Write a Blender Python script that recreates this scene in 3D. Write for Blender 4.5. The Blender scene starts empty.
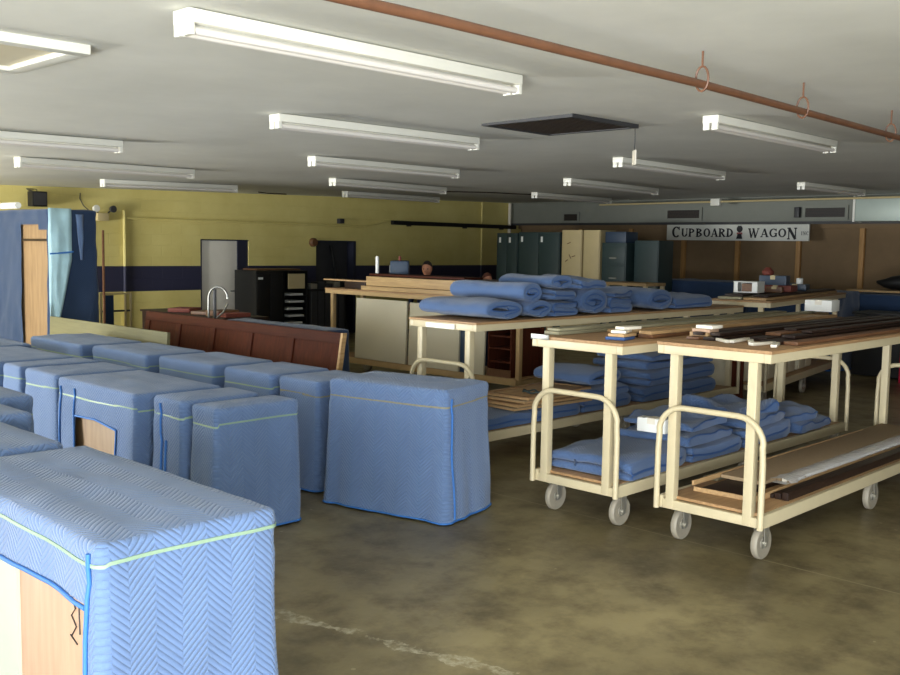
import bpy, bmesh, math, random
from mathutils import Vector, Matrix, noise
random.seed(7)
PI = math.pi
sc = bpy.context.scene
C = bpy.data.collections.new('warehouse_scene'); sc.collection.children.link(C)

# ------------------------------------------------------------------ materials
def lin(c): return tuple(((v/255+0.055)/1.055)**2.4 if v > 10 else v/255/12.92 for v in c)
class NT:
    def __init__(s, name):
        s.m = bpy.data.materials.new(name); s.m.use_nodes = True
        s.t = s.m.node_tree; s.b = s.t.nodes['Principled BSDF']
    def n(s, typ, **kw):
        nd = s.t.nodes.new(typ)
        for k, v in kw.items():
            if k.startswith('_'): setattr(nd, k[1:], v)
            else:
                k2 = int(k[1:]) if k[0] == 'i' and k[1:].isdigit() else k.replace('9', ' ')
                if isinstance(v, bpy.types.NodeSocket): s.t.links.new(v, nd.inputs[k2])
                else: nd.inputs[k2].default_value = v
        return nd
    def math(s, op, a, b=0.0, c=0.0):
        return s.n('ShaderNodeMath', _operation=op, i0=a, i1=b, i2=c).outputs[0]
    def mix(s, f, a, b):
        nd = s.t.nodes.new('ShaderNodeMix'); nd.data_type = 'RGBA'
        for k, v in ((0, f), (6, a), (7, b)):
            if isinstance(v, bpy.types.NodeSocket): s.t.links.new(v, nd.inputs[k])
            else: nd.inputs[k].default_value = (v if k == 0 else (*v[:3], 1))
        return nd.outputs[2]
    def col(s, sock): s.t.links.new(sock, s.b.inputs['Base Color'])
    def set(s, **kw):
        for k, v in kw.items():
            i = s.b.inputs[k.replace('_', ' ')]
            if isinstance(v, bpy.types.NodeSocket): s.t.links.new(v, i)
            else: i.default_value = v
    def bump(s, h, dist=.01, st=.5):
        nd = s.n('ShaderNodeBump', Height=h, Distance=dist, Strength=st)
        s.t.links.new(nd.outputs[0], s.b.inputs['Normal'])
    def coord(s, which='Object'): return s.n('ShaderNodeTexCoord').outputs[which]
    def noise(s, vec, scale, detail=3, rough=.5):
        return s.n('ShaderNodeTexNoise', Vector=vec, Scale=scale, Detail=detail, Roughness=rough).outputs['Fac']
    def ramp(s, f, lo, hi):
        return s.n('ShaderNodeMapRange', i0=f, i1=lo, i2=hi, i3=0.0, i4=1.0).outputs[0]

def plain(name, rgb, rough=.6, var=.12, scale=6, metal=0, bump=0, spec=.5):
    t = NT(name); c = lin(rgb); v = t.coord()
    f = t.noise(v, scale, 4)
    t.col(t.mix(f, tuple(x*(1-var) for x in c), tuple(min(1, x*(1+var)) for x in c)))
    t.set(Roughness=rough, Metallic=metal, Specular_IOR_Level=spec)
    if bump: t.bump(t.noise(v, scale*10, 2), .003, bump)
    return t.m

def wood(name, rgb, rgb2, rough=.55, axis=0, scale=3, stretch=14, spec=.5):
    t = NT(name)
    sc_ = [stretch]*3; sc_[axis] = 1
    mp = t.n('ShaderNodeMapping', Vector=t.coord(), Scale=tuple(sc_))
    f = t.noise(mp.outputs[0], scale, 5, .6)
    f2 = t.noise(t.coord(), .8, 2)
    f = t.math('ADD', t.math('MULTIPLY', f, .75), t.math('MULTIPLY', f2, .25))
    t.col(t.mix(t.ramp(f, .3, .7), lin(rgb), lin(rgb2)))
    t.set(Roughness=rough, Specular_IOR_Level=spec); t.bump(f, .002, .25)
    return t.m

def blanket(name, rgb, pitch=.1, col_w=.15, strength=.55):
    t = NT(name)
    uv = t.n('ShaderNodeSeparateXYZ', Vector=t.coord('UV'))
    u, v = uv.outputs[0], uv.outputs[1]
    nz = t.noise(t.coord(), 3, 2)
    tri = t.math('PINGPONG', u, col_w)
    w = t.math('ADD', t.math('ADD', v, t.math('MULTIPLY', tri, .95)), t.math('MULTIPLY', nz, .02))
    h = t.math('SINE', t.math('MULTIPLY', w, 2*PI/pitch))
    h = t.math('POWER', t.math('ABSOLUTE', h), .5)
    fz = t.noise(t.coord(), 260, 2)
    h2 = t.math('ADD', h, t.math('MULTIPLY', fz, .3))
    c = lin(rgb)
    big = t.noise(t.coord(), 2.2, 3)
    base = t.mix(big, tuple(x*.86 for x in c), tuple(min(1, x*1.14) for x in c))
    t.col(base)
    t.set(Roughness=.88, Specular_IOR_Level=.25, Sheen_Weight=.25, Sheen_Roughness=.5)
    t.bump(h2, .006, strength)
    return t.m

M = {}
M['blanket'] = blanket('quilted_blue_blanket', (95, 118, 156), .052, .095, .75)
M['blanket_dark'] = blanket('shaded_dark_blanket', (40, 60, 90), .052, .095, .5)  # the tall cabinet's shade is put into this darker blue
M['blanket_fold'] = blanket('blue_blanket', (74, 98, 137), .052, .095, .6)
M['binding'] = plain('blue_binding', (48, 108, 180), .6, .1)
M['seam'] = plain('blanket_edging', (54, 88, 142), .7, .1)
M['wdoor'] = plain('white_door', (240, 234, 220), .5, .04)  # paint whitened in place of light from the room behind
M['tape'] = plain('pale_green_tape', (136, 160, 134), .45, .06)
M['cream'] = plain('cream_paint', (196, 182, 148), .42, .07, 8)
M['ply'] = wood('plywood_edge', (200, 165, 115), (160, 122, 78))
M['wood_top'] = wood('worn_wood_top', (176, 140, 98), (138, 104, 70))
M['wood_y'] = wood('worn_wood_lengthwise', (190, 160, 112), (150, 118, 78), axis=1)
M['maple'] = wood('maple_panel', (180, 148, 122), (158, 126, 102), axis=2, scale=2, stretch=10)
M['pine'] = wood('knotty_plywood', (152, 124, 90), (122, 95, 65), axis=2, scale=2, stretch=8)
M['oakboard'] = wood('tan_board', (192, 158, 112), (150, 116, 78))
M['dullboard'] = wood('dull_green_board', (116, 112, 80), (98, 94, 66), .6, axis=1)
M['particle'] = plain('particle_board', (150, 128, 98), .8, .18, 60)
M['darkwood'] = wood('dark_walnut_board', (50, 34, 26), (34, 23, 18), .45, spec=.25)
M['redwood'] = wood('red_brown_wood', (88, 42, 25), (60, 28, 18), .6, axis=2, spec=.12)
M['redwood_y'] = wood('red_brown_rail', (78, 38, 24), (54, 26, 17), .6, axis=1, spec=.12)
M['brownboard'] = wood('mid_brown_board', (120, 82, 52), (92, 60, 38), .5)
M['greyboard'] = wood('grey_green_board', (146, 140, 112), (122, 116, 92), .6)
M['offwhite'] = plain('white_moulding', (226, 218, 200), .5, .05)
M['white'] = plain('white_card', (236, 236, 230), .6, .03)
M['wpaint'] = plain('white_enamel', (226, 224, 212), .35, .05)
M['tube'] = plain('frosted_lamp_tube', (226, 220, 212), .3, .03)
M['black'] = plain('black_plastic', (14, 14, 15), .5, .2)
M['dgrey'] = plain('dark_grey', (52, 52, 54), .5, .2)
M['timber'] = plain('bare_timber', (180, 150, 104), .6, .12, 8)
M['paleedge'] = plain('pale_green_edge', (168, 174, 158), .5, .05)
M['steel'] = plain('galvanised_steel', (150, 150, 145), .35, .12, 20, .85)
M['steel_d'] = plain('zinc_steel', (176, 172, 160), .38, .1, 20, .7)
M['wheel'] = plain('grey_rubber', (146, 138, 122), .55, .12, 30)
M['pipe'] = plain('rust_brown_pipe', (108, 72, 50), .5, .3, 14)
M['dgreen'] = plain('dark_green_enamel', (44, 62, 62), .45, .1)
M['dblue'] = plain('dark_blue_enamel', (44, 62, 84), .45, .1)
M['navy'] = plain('navy_paint', (38, 40, 56), .5, .1)
M['panelwhite'] = plain('cream_laminate', (205, 195, 168), .5, .06, 2)
M['beige'] = plain('beige_enamel', (196, 178, 132), .45, .07)
M['duct'] = plain('grey_plaster_duct', (132, 134, 124), .7, .12, 3)
M['duct2'] = plain('zinc_sheet', (176, 188, 180), .4, .08, 3, .3)
M['kraft'] = plain('brown_fibreboard', (136, 112, 82), .9, .14, 5)
M['stud'] = wood('pine_stud', (206, 160, 98), (176, 128, 74), axis=2)
M['vent'] = plain('dark_vent', (52, 42, 34), .6, .2)
M['film'] = plain('cloudy_plastic_sheet', (170, 205, 215), .3, .2, 5)
M['red'] = plain('magenta_red', (190, 30, 62), .5, .1)
M['rust'] = plain('red_brown_card', (118, 56, 44), .7, .15)
M['skin'] = plain('skin', (205, 142, 112), .5, .08)
M['hair'] = plain('dark_hair', (34, 24, 20), .5, .2, 60)
M['auburn'] = plain('auburn_hair', (96, 50, 34), .5, .2, 60)
M['shirt'] = plain('navy_shirt', (40, 46, 66), .85, .1)
M['shirt2'] = plain('grey_shirt', (86, 80, 80), .85, .1)
M['jeans'] = plain('denim', (44, 56, 84), .85, .15, 40)
M['shoe'] = plain('black_shoe', (22, 20, 20), .5, .1)
M['ink'] = plain('black_ink', (18, 18, 24), .6, .05)
M['inkgrey'] = plain('faded_ink', (120, 120, 116), .6, .05)
M['inkred'] = plain('dull_red_ink', (150, 80, 80), .6, .05)
M['signboard'] = plain('sign_white', (214, 214, 204), .5, .03, 2)
M['orange'] = plain('orange_plastic', (190, 90, 40), .5, .1)
def clearfilm():
    t = NT('whitened_shrink_film'); t.set(Base_Color=(1, 1, 1, 1), Roughness=.12, Specular_IOR_Level=.9, Alpha=.65)  # base whitened and made more opaque in place of glints
    t.bump(t.noise(t.coord(), 22, 4, .7), .02, .9); return t.m
M['wrap'] = clearfilm()

def floor_mat():
    t = NT('stained_concrete'); v = t.coord()
    sx = t.n('ShaderNodeSeparateXYZ', Vector=v); x, y = sx.outputs[0], sx.outputs[1]
    n1 = t.noise(v, .55, 6, .62); n2 = t.noise(v, 3.2, 6, .65); n3 = t.noise(v, 26, 4, .6)
    c = t.mix(t.ramp(n1, .34, .66), lin((92, 82, 56)), lin((158, 144, 104)))
    c = t.mix(t.math('MULTIPLY', t.ramp(n2, .44, .7), .65), c, lin((62, 50, 36)))
    c = t.mix(t.math('MULTIPLY', t.ramp(n3, .5, .8), .22), c, lin((150, 138, 110)))
    # saw-cut joints filled with pale dust, and a worn pale scrape
    j = t.math('LESS_THAN', t.math('ABSOLUTE', t.math('SUBTRACT', x, 5.47)), .007)
    j2 = t.math('LESS_THAN', t.math('ABSOLUTE', t.math('SUBTRACT', x, 11.2)), .008)
    j = t.math('MULTIPLY', t.math('MAXIMUM', j, j2), t.math('ADD', t.ramp(n2, .25, .5), .3))
    c = t.mix(t.math('MINIMUM', t.math('MULTIPLY', j, .75), .8), c, lin((150, 140, 112)))
    d = t.math('ABSOLUTE', t.math('ADD', t.math('SUBTRACT', x, 2.935), t.math('MULTIPLY', t.math('SUBTRACT', y, 3.55), .25)))
    d = t.math('ADD', d, t.math('MULTIPLY', t.math('SUBTRACT', n2, .5), .3))
    s = t.math('MULTIPLY', t.math('LESS_THAN', t.math('ABSOLUTE', d), .036), t.ramp(t.noise(v, 14, 4, .7), .42, .6))
    s = t.math('MULTIPLY', s, t.math('LESS_THAN', t.math('ABSOLUTE', t.math('SUBTRACT', y, 3.45)), .8))
    c = t.mix(t.math('MULTIPLY', s, .8), c, lin((190, 182, 156)))
    sp = t.n('ShaderNodeTexVoronoi', Vector=v, Scale=3.1)
    s2 = t.math('LESS_THAN', sp.outputs['Distance'], .035)
    c = t.mix(t.math('MULTIPLY', s2, .55), c, lin((170, 160, 130)))
    t.col(c)
    t.set(Roughness=t.math('ADD', .26, t.math('MULTIPLY', n2, .34)), Specular_IOR_Level=.45)
    t.bump(t.math('ADD', n3, n2), .004, .2); return t.m
def ceiling_mat():
    t = NT('painted_ceiling'); v = t.coord(); n = t.noise(v, .8, 5, .6)
    t.col(t.mix(t.ramp(n, .3, .7), lin((204, 203, 194)), lin((220, 219, 210)))); t.set(Roughness=.75)
    t.bump(t.noise(v, 9, 4), .01, .15); return t.m
def yellow_mat():
    t = NT('yellow_block_wall'); v = t.coord(); sx = t.n('ShaderNodeSeparateXYZ', Vector=v)
    z = sx.outputs[2]
    cv = t.n('ShaderNodeCombineXYZ', X=sx.outputs[0], Y=z)
    br = t.n('ShaderNodeTexBrick', Vector=cv.outputs[0], Scale=1.0)
    br.inputs['Brick Width'].default_value = .4; br.inputs['Row Height'].default_value = .2; br.inputs['Mortar Size'].default_value = .008
    br.inputs['Mortar Smooth'].default_value = .5
    n = t.noise(v, 1.1, 5, .6)
    c = t.mix(t.ramp(n, .3, .7), lin((204, 188, 112)), lin((220, 206, 132)))
    st = t.math('MULTIPLY', t.math('GREATER_THAN', z, .985), t.math('LESS_THAN', z, 1.43))
    c = t.mix(st, c, lin((44, 44, 66)))
    t.col(c); t.set(Roughness=.55); t.bump(t.math('SUBTRACT', 1.0, br.outputs['Fac']), .006, .5); return t.m
M['floor'] = floor_mat(); M['ceiling'] = ceiling_mat(); M['yellow'] = yellow_mat()

# ------------------------------------------------------------------ mesh helpers
class MB:
    def __init__(s): s.v = []; s.f = []; s.uv = []; s.mi = []
    def add(s, vs, fs, uvs=None, mi=0):
        o = len(s.v); s.v += [tuple(p) for p in vs]
        for k, f in enumerate(fs):
            s.f.append(tuple(i+o for i in f)); s.uv.append(uvs[k] if uvs else None); s.mi.append(mi)
        return s
    def box(s, x0, x1, y0, y1, z0, z1, mi=0, rot=None):
        vs = [Vector((x, y, z)) for x in (x0, x1) for y in (y0, y1) for z in (z0, z1)]
        if rot is not None:
            c = Vector(((x0+x1)/2, (y0+y1)/2, (z0+z1)/2)); vs = [c+rot@(p-c) for p in vs]
        return s.add(vs, [(0,1,3,2),(4,6,7,5),(0,4,5,1),(2,3,7,6),(0,2,6,4),(1,5,7,3)], None, mi)
    def tube(s, pts, r, n=10, cap=True, mi=0, closed=False):
        pts = [Vector(p) for p in pts]; N = len(pts); rings = []
        t0 = (pts[1]-pts[0]).normalized()
        up = Vector((0,0,1)) if abs(t0.z) < .9 else Vector((1,0,0))
        a = t0.cross(up).normalized()
        vs = []
        for i, p in enumerate(pts):
            if closed: t = (pts[(i+1) % N]-pts[i-1]).normalized()
            elif i == 0: t = (pts[1]-pts[0]).normalized()
            elif i == N-1: t = (pts[-1]-pts[-2]).normalized()
            else: t = ((pts[i+1]-p).normalized()+(p-pts[i-1]).normalized()).normalized()
            a = (a-t*a.dot(t)).normalized(); b = t.cross(a)
            rr = r[i] if isinstance(r, (list, tuple)) else r
            vs += [p+(a*math.cos(2*PI*k/n)+b*math.sin(2*PI*k/n))*rr for k in range(n)]
        fs = []
        for i in range(N if closed else N-1):
            j = (i+1) % N
            for k in range(n):
                fs.append((i*n+k, i*n+(k+1)%n, j*n+(k+1)%n, j*n+k))
        if cap and not closed:
            fs.append(tuple(range(n))[::-1]); fs.append(tuple((N-1)*n+k for k in range(n)))
        return s.add(vs, fs, None, mi)
    def lathe(s, prof, n=20, axis='Z', o=(0,0,0), mi=0):
        vs = []; o = Vector(o)
        for r, h in prof:
            for k in range(n):
                c, d = r*math.cos(2*PI*k/n), r*math.sin(2*PI*k/n)
                p = {'Z': (c, d, h), 'Y': (c, h, d), 'X': (h, c, d)}[axis]; vs.append(o+Vector(p))
        fs = []
        for i in range(len(prof)-1):
            for k in range(n): fs.append((i*n+k, i*n+(k+1)%n, (i+1)*n+(k+1)%n, (i+1)*n+k))
        fs.append(tuple(range(n))); fs.append(tuple((len(prof)-1)*n+k for k in range(n)))
        return s.add(vs, fs, None, mi)
    def build(s, name, mat, parent=None, bevel=0, smooth=35, merge=True):
        me = bpy.data.meshes.new(name); bm = bmesh.new()
        V = [bm.verts.new(p) for p in s.v]
        uvl = bm.loops.layers.uv.new('UVMap')
        for f, uv, mi in zip(s.f, s.uv, s.mi):
            if len(set(f)) < 3: continue
            try: fc = bm.faces.new([V[i] for i in f])
            except ValueError: continue
            fc.material_index = mi
            if uv:
                for l, q in zip(fc.loops, uv): l[uvl].uv = q
        bmesh.ops.recalc_face_normals(bm, faces=bm.faces[:])
        if bevel:
            es = [e for e in bm.edges if len(e.link_faces) == 2 and e.calc_face_angle(0) > .8]
            bmesh.ops.bevel(bm, geom=es, offset=bevel, segments=2, profile=.6, affect='EDGES', clamp_overlap=True)
        bm.to_mesh(me); bm.free()
        for p in me.polygons: p.use_smooth = True
        me.set_sharp_from_angle(angle=math.radians(smooth))
        for m in (mat if isinstance(mat, (list, tuple)) else [mat]): me.materials.append(m)
        o = bpy.data.objects.new(name, me); C.objects.link(o)
        if parent: o.parent = parent
        return o

def tag(o, label=None, cat=None, group=None, kind=None):
    if label: o['label'] = label
    if cat: o['category'] = cat
    if group: o['group'] = group
    if kind: o['kind'] = kind
    return o
def thing(name, label, cat, loc=(0,0,0), rz=0, group=None):
    o = bpy.data.objects.new(name, None); C.objects.link(o); o.empty_display_size = .1
    o.location = loc; o.rotation_euler = (0, 0, rz)
    return tag(o, label, cat, group)
def dup(root, loc, rz, label=None, group=None):
    r = root.copy(); C.objects.link(r); r.location = loc; r.rotation_euler = (0, 0, rz)
    if label: r['label'] = label
    if group: r['group'] = group
    for ch in list(root.children):
        c = ch.copy(); C.objects.link(c); c.parent = r
        for g in list(ch.children):
            d = g.copy(); C.objects.link(d); d.parent = c
    return r
def struct(o): o['kind'] = 'structure'; return o
def arc(cx, cy, r, a0, a1, n):
    return [(cx+r*math.cos(a0+(a1-a0)*k/n), cy+r*math.sin(a0+(a1-a0)*k/n)) for k in range(n+1)]
def sstep(t): t = min(1, max(0, t)); return t*t*(3-2*t)
def zc(x, y): return 2.95-.02*max(0, 18-x)*(.35+.65*sstep((y-3)/13))

# ------------------------------------------------------------------ camera
cam = bpy.data.objects.new('camera', bpy.data.cameras.new('camera')); C.objects.link(cam)
yaw, pit, rol, foc = .77247, .09196, .01615, 980.5
fw = Vector((math.cos(pit)*math.cos(yaw), math.cos(pit)*math.sin(yaw), -math.sin(pit)))
rt = Vector((math.sin(yaw), -math.cos(yaw), 0)); up = rt.cross(fw)
r2 = rt*math.cos(rol)+up*math.sin(rol); u2 = up*math.cos(rol)-rt*math.sin(rol)
mx = Matrix.Identity(4)
for i in range(3): mx[i][0], mx[i][1], mx[i][2] = r2[i], u2[i], -fw[i]
mx.translation = (0, 0, 1.85)
cam.matrix_world = mx
cam.data.sensor_width = 36; cam.data.lens = 36*foc/900; cam.data.clip_start = .05; cam.data.clip_end = 200
sc.camera = cam

# ------------------------------------------------------------------ room shell
XA, XB, YA, YB = -3.5, 18.9, -3.4, 16.0
m = MB(); m.box(XA-6, XB+.3, YA-6, YB+2.2, -.2, 0); struct(m.build('floor', M['floor']))
m = MB(); nx, ny = 46, 46; vs = []
for i in range(nx+1):
    for j in range(ny+1):
        x = XA-.2+(XB+.5-XA)*i/nx; y = YA-.2+(YB+.5-YA)*j/ny; vs.append((x, y, zc(x, y)))
top = [(x, y, 3.2) for x, y, z in vs]; nn = len(vs); fs = []
for i in range(nx):
    for j in range(ny):
        a = i*(ny+1)+j; fs.append((a, a+1, a+ny+2, a+ny+1)); fs.append(tuple(q+nn for q in (a, a+ny+1, a+ny+2, a+1)))
m.add(vs+top, fs); struct(m.build('ceiling', M['ceiling'], smooth=80))

def wall(name, mat, along, pos, thick, a0, a1, h, holes=()):
    """a wall slab with rectangular openings (a0, a1, z0, z1)"""
    m = MB(); As = sorted({a0, a1, *[q for o in holes for q in o[:2]]}); Zs = sorted({0, h, *[q for o in holes for q in o[2:]]})
    for i in range(len(As)-1):
        for k in range(len(Zs)-1):
            ca, cz = (As[i]+As[i+1])/2, (Zs[k]+Zs[k+1])/2
            if any(o[0] < ca < o[1] and o[2] < cz < o[3] for o in holes): continue
            if along == 'x': m.box(As[i], As[i+1], pos, pos+thick, Zs[k], Zs[k+1])
            else: m.box(pos, pos+thick, As[i], As[i+1], Zs[k], Zs[k+1])
    return struct(m.build(name, mat))
wall('wall_left', M['yellow'], 'x', YB, .3, XA, XB+.3, 3.15, [(9.79, 10.83, 0, 1.92), (12.46, 13.5, 0, 1.94)])
wall('wall_back', M['kraft'], 'y', XB, .3, YA-.3, YB+.3, 3.15)
wall('wall_front', M['duct'], 'y', XA-.3, .3, YA-.3, YB+.3, 3.15, [(-3.2, 1.0, 0, 2.62), (10.2, 14.6, 0, 2.5)])
wall('wall_right', M['duct'], 'x', YA-.3, .3, XA-.3, XB+.3, 3.15, [(-2.8, 1.4, 0, 2.6)])  # opening added behind the camera to light the foremost wrapped cabinet
# doors in the yellow wall
m = MB(); m.box(9.80, 10.60, 16.05, 16.1, 0, 1.9)
d1 = struct(m.build('door_1', M['wdoor'], bevel=.004))
m = MB(); m.tube([(10.52, 16.05, .95), (10.52, 16.0, .95), (10.42, 16.0, .95)], .012); m.build('door_handle', M['steel'], d1)
m = MB(); m.box(9.79, 10.83, 16.0, 16.3, 1.9, 1.925); m.box(10.60, 10.84, 16.02, 16.3, 0, 1.92); m.box(9.78, 9.80, 15.99, 16.3, 0, 1.92)
struct(m.build('trim_1', M['navy']))
m = MB(); m.box(12.46, 13.5, 16.2, 16.26, 0, 1.94); d2 = struct(m.build('door_2', M['dgrey'], bevel=.004))
m = MB(); m.tube([(12.55, 16.2, .95), (12.55, 16.15, .95), (12.65, 16.15, .95)], .012); m.build('door_handle', M['steel'], d2)
m = MB(); m.box(13.44, 13.51, 15.985, 16.2, 0, 1.94); m.box(12.45, 13.5, 15.99, 16.2, 1.92, 1.945)
struct(m.build('trim_2', M['navy']))
# boxed-in bulkhead along the far wall
m = MB(); m.box(18.5, XB, YA, YB, 2.425, 3.0); struct(m.build('trim_3', M['duct'], bevel=.01))
m = MB(); m.box(18.46, 18.5, YA, YB, 2.405, 2.455); struct(m.build('trim_4', M['dgrey']))
for i, y in enumerate((14.1, 12.69, 11.33, 10.05, 8.73, 7.48, 6.2, 4.9, 3.6)):
    m = MB(); m.box(18.82, XB, y-.045, y+.045, 0, 2.425); struct(m.build('trim_%d' % (5+i), M['stud'], bevel=.004))
m = MB(); m.box(18.80, 18.9, YA, YB, 2.33, 2.42); struct(m.build('trim_15', M['kraft']))

# ------------------------------------------------------------------ lamps, daylight and added fill lights
def area(name, loc, rot, sx, sy, power, col):
    l = bpy.data.lights.new(name, 'AREA'); l.shape = 'RECTANGLE'; l.size = sx; l.size_y = sy; l.energy = power; l.color = col
    o = bpy.data.objects.new(name, l); C.objects.link(o); o.location = loc; o.rotation_euler = rot; return o
area('daylight_loading_door', (-3.62, -1.1, 1.31), (0, -PI/2, 0), 2.6, 4.1, 800, (.84, .92, 1.0))
area('added_ceiling_fill', (-3.75, -1.1, .35), (0, -PI/2-.75, 0), 1.0, 4.1, 700, (1.0, .98, .92))  # added uplight standing in for ground bounce, brightens the ceiling
area('added_rear_fill', (-.7, -3.55, 1.3), (PI/2, 0, 0), 4.1, 2.55, 430, (.84, .92, 1.0))  # added light in the added rear opening, lifts the foremost cabinet
area('daylight_side_door', (-3.62, 12.4, 1.25), (0, -PI/2-.3, 0), 2.5, 4.3, 800, (.86, .93, 1.0))
area('added_side_fill', (-3.75, 12.4, .35), (0, -PI/2-.75, 0), 1.0, 4.3, 1000, (1.0, .98, .92))  # added uplight, fills the dim far wall and ceiling
sc.cycles.max_bounces = 14; sc.cycles.diffuse_bounces = 9
w = bpy.data.worlds.new('sky'); sc.world = w; w.use_nodes = True
sky = w.node_tree.nodes.new('ShaderNodeTexSky'); sky.sky_type = 'HOSEK_WILKIE'; sky.turbidity = 4
sky.sun_direction = (-.3, .5, .8)
w.node_tree.links.new(sky.outputs[0], w.node_tree.nodes['Background'].inputs[0])
w.node_tree.nodes['Background'].inputs[1].default_value = .5

# fluorescent fixtures: channel, two tubes, lampholders
def make_fixture(L):
    t = thing('ceiling_light', None, 'light')
    m = MB(); m.box(0, L, 0, .13, -.058, 0); m.build('channel', M['wpaint'], t, bevel=.006)
    for y in (.028, .102):
        m = MB(); m.tube([(.03, y, -.088), (L-.03, y, -.088)], .018, 12); m.build('tube', M['tube'], t)
    for x in (0, L-.03):
        m = MB(); m.box(x, x+.03, .005, .055, -.11, -.055); m.box(x, x+.03, .075, .125, -.11, -.055)
        m.build('lampholder', M['wpaint'], t, bevel=.004)
    m = MB(); m.box(.04, L-.04, .055, .075, -.066, -.0575); m.build('reflector_ridge', M['wpaint'], t)
    return t
LT = [((2.231,3.854),(4.422,3.754),'white two tube ceiling light close beside the rusty pipe, hanging largest of all'),
 ((4.412,6.244),(6.635,6.127),'white two tube ceiling light, second in the long row past the rusty pipe'),
 ((6.63,8.66),(9.093,8.732),'white two tube ceiling light, third in the row going to the yellow wall'),
 ((8.923,11.142),(11.768,11.594),'white two tube ceiling light, fourth in the row going to the yellow wall'),
 ((11.387,13.845),(14.544,14.529),'white two tube ceiling light, last of its row above the black wall bar'),
 ((6.675,3.888),(9.005,3.845),'white two tube ceiling light under the rusty pipe, past the square dark vent'),
 ((9.079,6.381),(11.71,6.453),'white two tube ceiling light with a small card hanging before it'),
 ((11.346,8.815),(14.467,9.209),'white two tube ceiling light beyond the one behind the hanging card'),
 ((14.092,11.682),(17.352,12.19),'white two tube ceiling light above the dark green lockers'),
 ((14.386,6.738),(16.851,6.672),'white two tube ceiling light above the far end of the shop sign'),
 ((2.25,8.72),(4.445,8.586),'white ceiling light cut by the picture edge, before two others near the yellow wall'),
 ((4.356,10.82),(6.639,10.975),'white two tube ceiling light between two others near the tall wrapped cabinet'),
 ((6.612,13.468),(8.911,13.453),'white two tube ceiling light over the wall lamp by the yellow wall')]
for (x0, y0), (x1, y1), lab in LT:
    y0 -= .13
    L = math.hypot(x1-x0, y1-y0); t = make_fixture(L); t['label'] = lab; t['group'] = 'fluorescent ceiling lights'
    z0, z1 = zc(x0, y0), zc(x1, y1)
    t.location = (x0, y0, z0-.006); t.rotation_euler = (0, -math.atan2(z1-z0, L), math.atan2(y1-y0, x1-x0))

# rusty sprinkler pipe with ring hangers
t = thing('sprinkler_pipe', 'rusty brown sprinkler pipe running below the grey ceiling', 'pipe')
P = [(-3.4, 2.64, 2.63), (1.2, 2.66, 2.67), (2.6, 2.62, 2.68), (4.5, 2.63, 2.69), (7.5, 2.72, 2.69), (13, 2.95, 2.73), (18.45, 3.1, 2.76)]
m = MB(); m.tube(P, .021, 12); m.build('pipe', M['pipe'], t)
for x, y in ((1.95, 2.64), (4.5, 2.635), (5.75, 2.68), (7.3, 2.737)):
    zp = 2.688
    m = MB(); m.tube([(x, y+.036*math.sin(a*PI/8), zp+.03+.062*(math.cos(a*PI/8)) ) for a in range(16)], .006, 6, closed=True)
    m.tube([(x, y, zp+.09), (x, y, zc(x, y))], .006, 6); m.build('hanger', M['pipe'], t)

# dark square vent and white framed hatch
def zflat(x, y): return zc(x, y)
t = thing('ceiling_vent', 'dark square grille vent set in the ceiling between lights', 'vent', (6.39, 5.02, 2.845))
m = MB()
for a in ((-.44, .44, -.46, -.42), (-.44, .44, .42, .46), (-.44, -.4, -.42, .42), (.4, .44, -.42, .42)): m.box(*a, -.012, .02)
m.build('frame', M['dgrey'], t)
m = MB(); m.box(-.4, .4, -.42, .42, .012, .02); m.build('backing', M['black'], t)
m = MB()
for k in range(16): m.box(-.4, .4, -.42+.0525*k, -.39+.0525*k, -.006, .0)
m.build('grille', M['vent'], t)
t = thing('access_hatch', 'white framed access hatch in the ceiling near the loading side', 'hatch', (1.88, 5.27, 2.812))
m = MB()
for a in ((-.45, .45, -.45, -.36), (-.45, .45, .36, .45), (-.45, -.36, -.36, .36), (.36, .45, -.36, .36)): m.box(*a, -.03, .02)
m.build('frame', M['wpaint'], t, bevel=.006)
m = MB(); m.box(-.36, .36, -.36, .36, -.005, .015); m.build('panel', M['panelwhite'], t)

# card on a cord
t = thing('hanging_card', 'small cream card hanging on a cord before a ceiling light', 'card', (6.93, 4.66, 2.55))
m = MB(); m.box(-.006, .006, -.055, .055, 0, .12, rot=Matrix.Rotation(-.78, 3, 'Z')); m.build('card', M['offwhite'], t)
m = MB(); m.tube([(0, 0, .12), (.003, 0, .2), (0, 0, zc(6.93, 4.66)-2.55)], .004, 6); m.build('cord', M['dgrey'], t)

# ------------------------------------------------------------------ fittings on the yellow wall
m = MB(); m.tube([(8.24, 15.96, 2.26), (12, 15.96, 2.258), (13.7, 15.96, 2.255), (14.3, 15.96, 2.38), (14.45, 15.96, 2.4)], .022, 8)
tag(m.build('conduit', M['yellow']), 'yellow painted conduit running level along the block wall above the doors', 'conduit')
m = MB(); m.tube([(8.263, 15.955, .02), (8.263, 15.955, 2.4)], .03, 8); tag(m.build('conduit', M['yellow']), 'yellow painted upright conduit on the wall beside the tall wrapped cabinet', 'conduit')
m = MB(); m.tube([(17.41, 15.96, 0), (17.41, 15.96, 2.93)], .025, 8); tag(m.build('conduit', M['yellow']), 'thin upright conduit on the yellow wall above the dark green locker', 'conduit')
m = MB(); m.tube([(18.38, 15.93, 0), (18.38, 15.93, 2.94)], .04, 10); tag(m.build('drain_pipe', M['offwhite']), 'pale upright pipe in the corner where yellow wall meets bulkhead', 'pipe')
t = thing('wall_rail', 'long black bar mounted on the yellow wall above the navy stripe', 'rail', (16.5, 15.9, 2.36))
m = MB(); m.box(-2.05, 2.05, -.05, .04, -.045, .045); m.build('bar', M['black'], t, bevel=.01)
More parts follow.
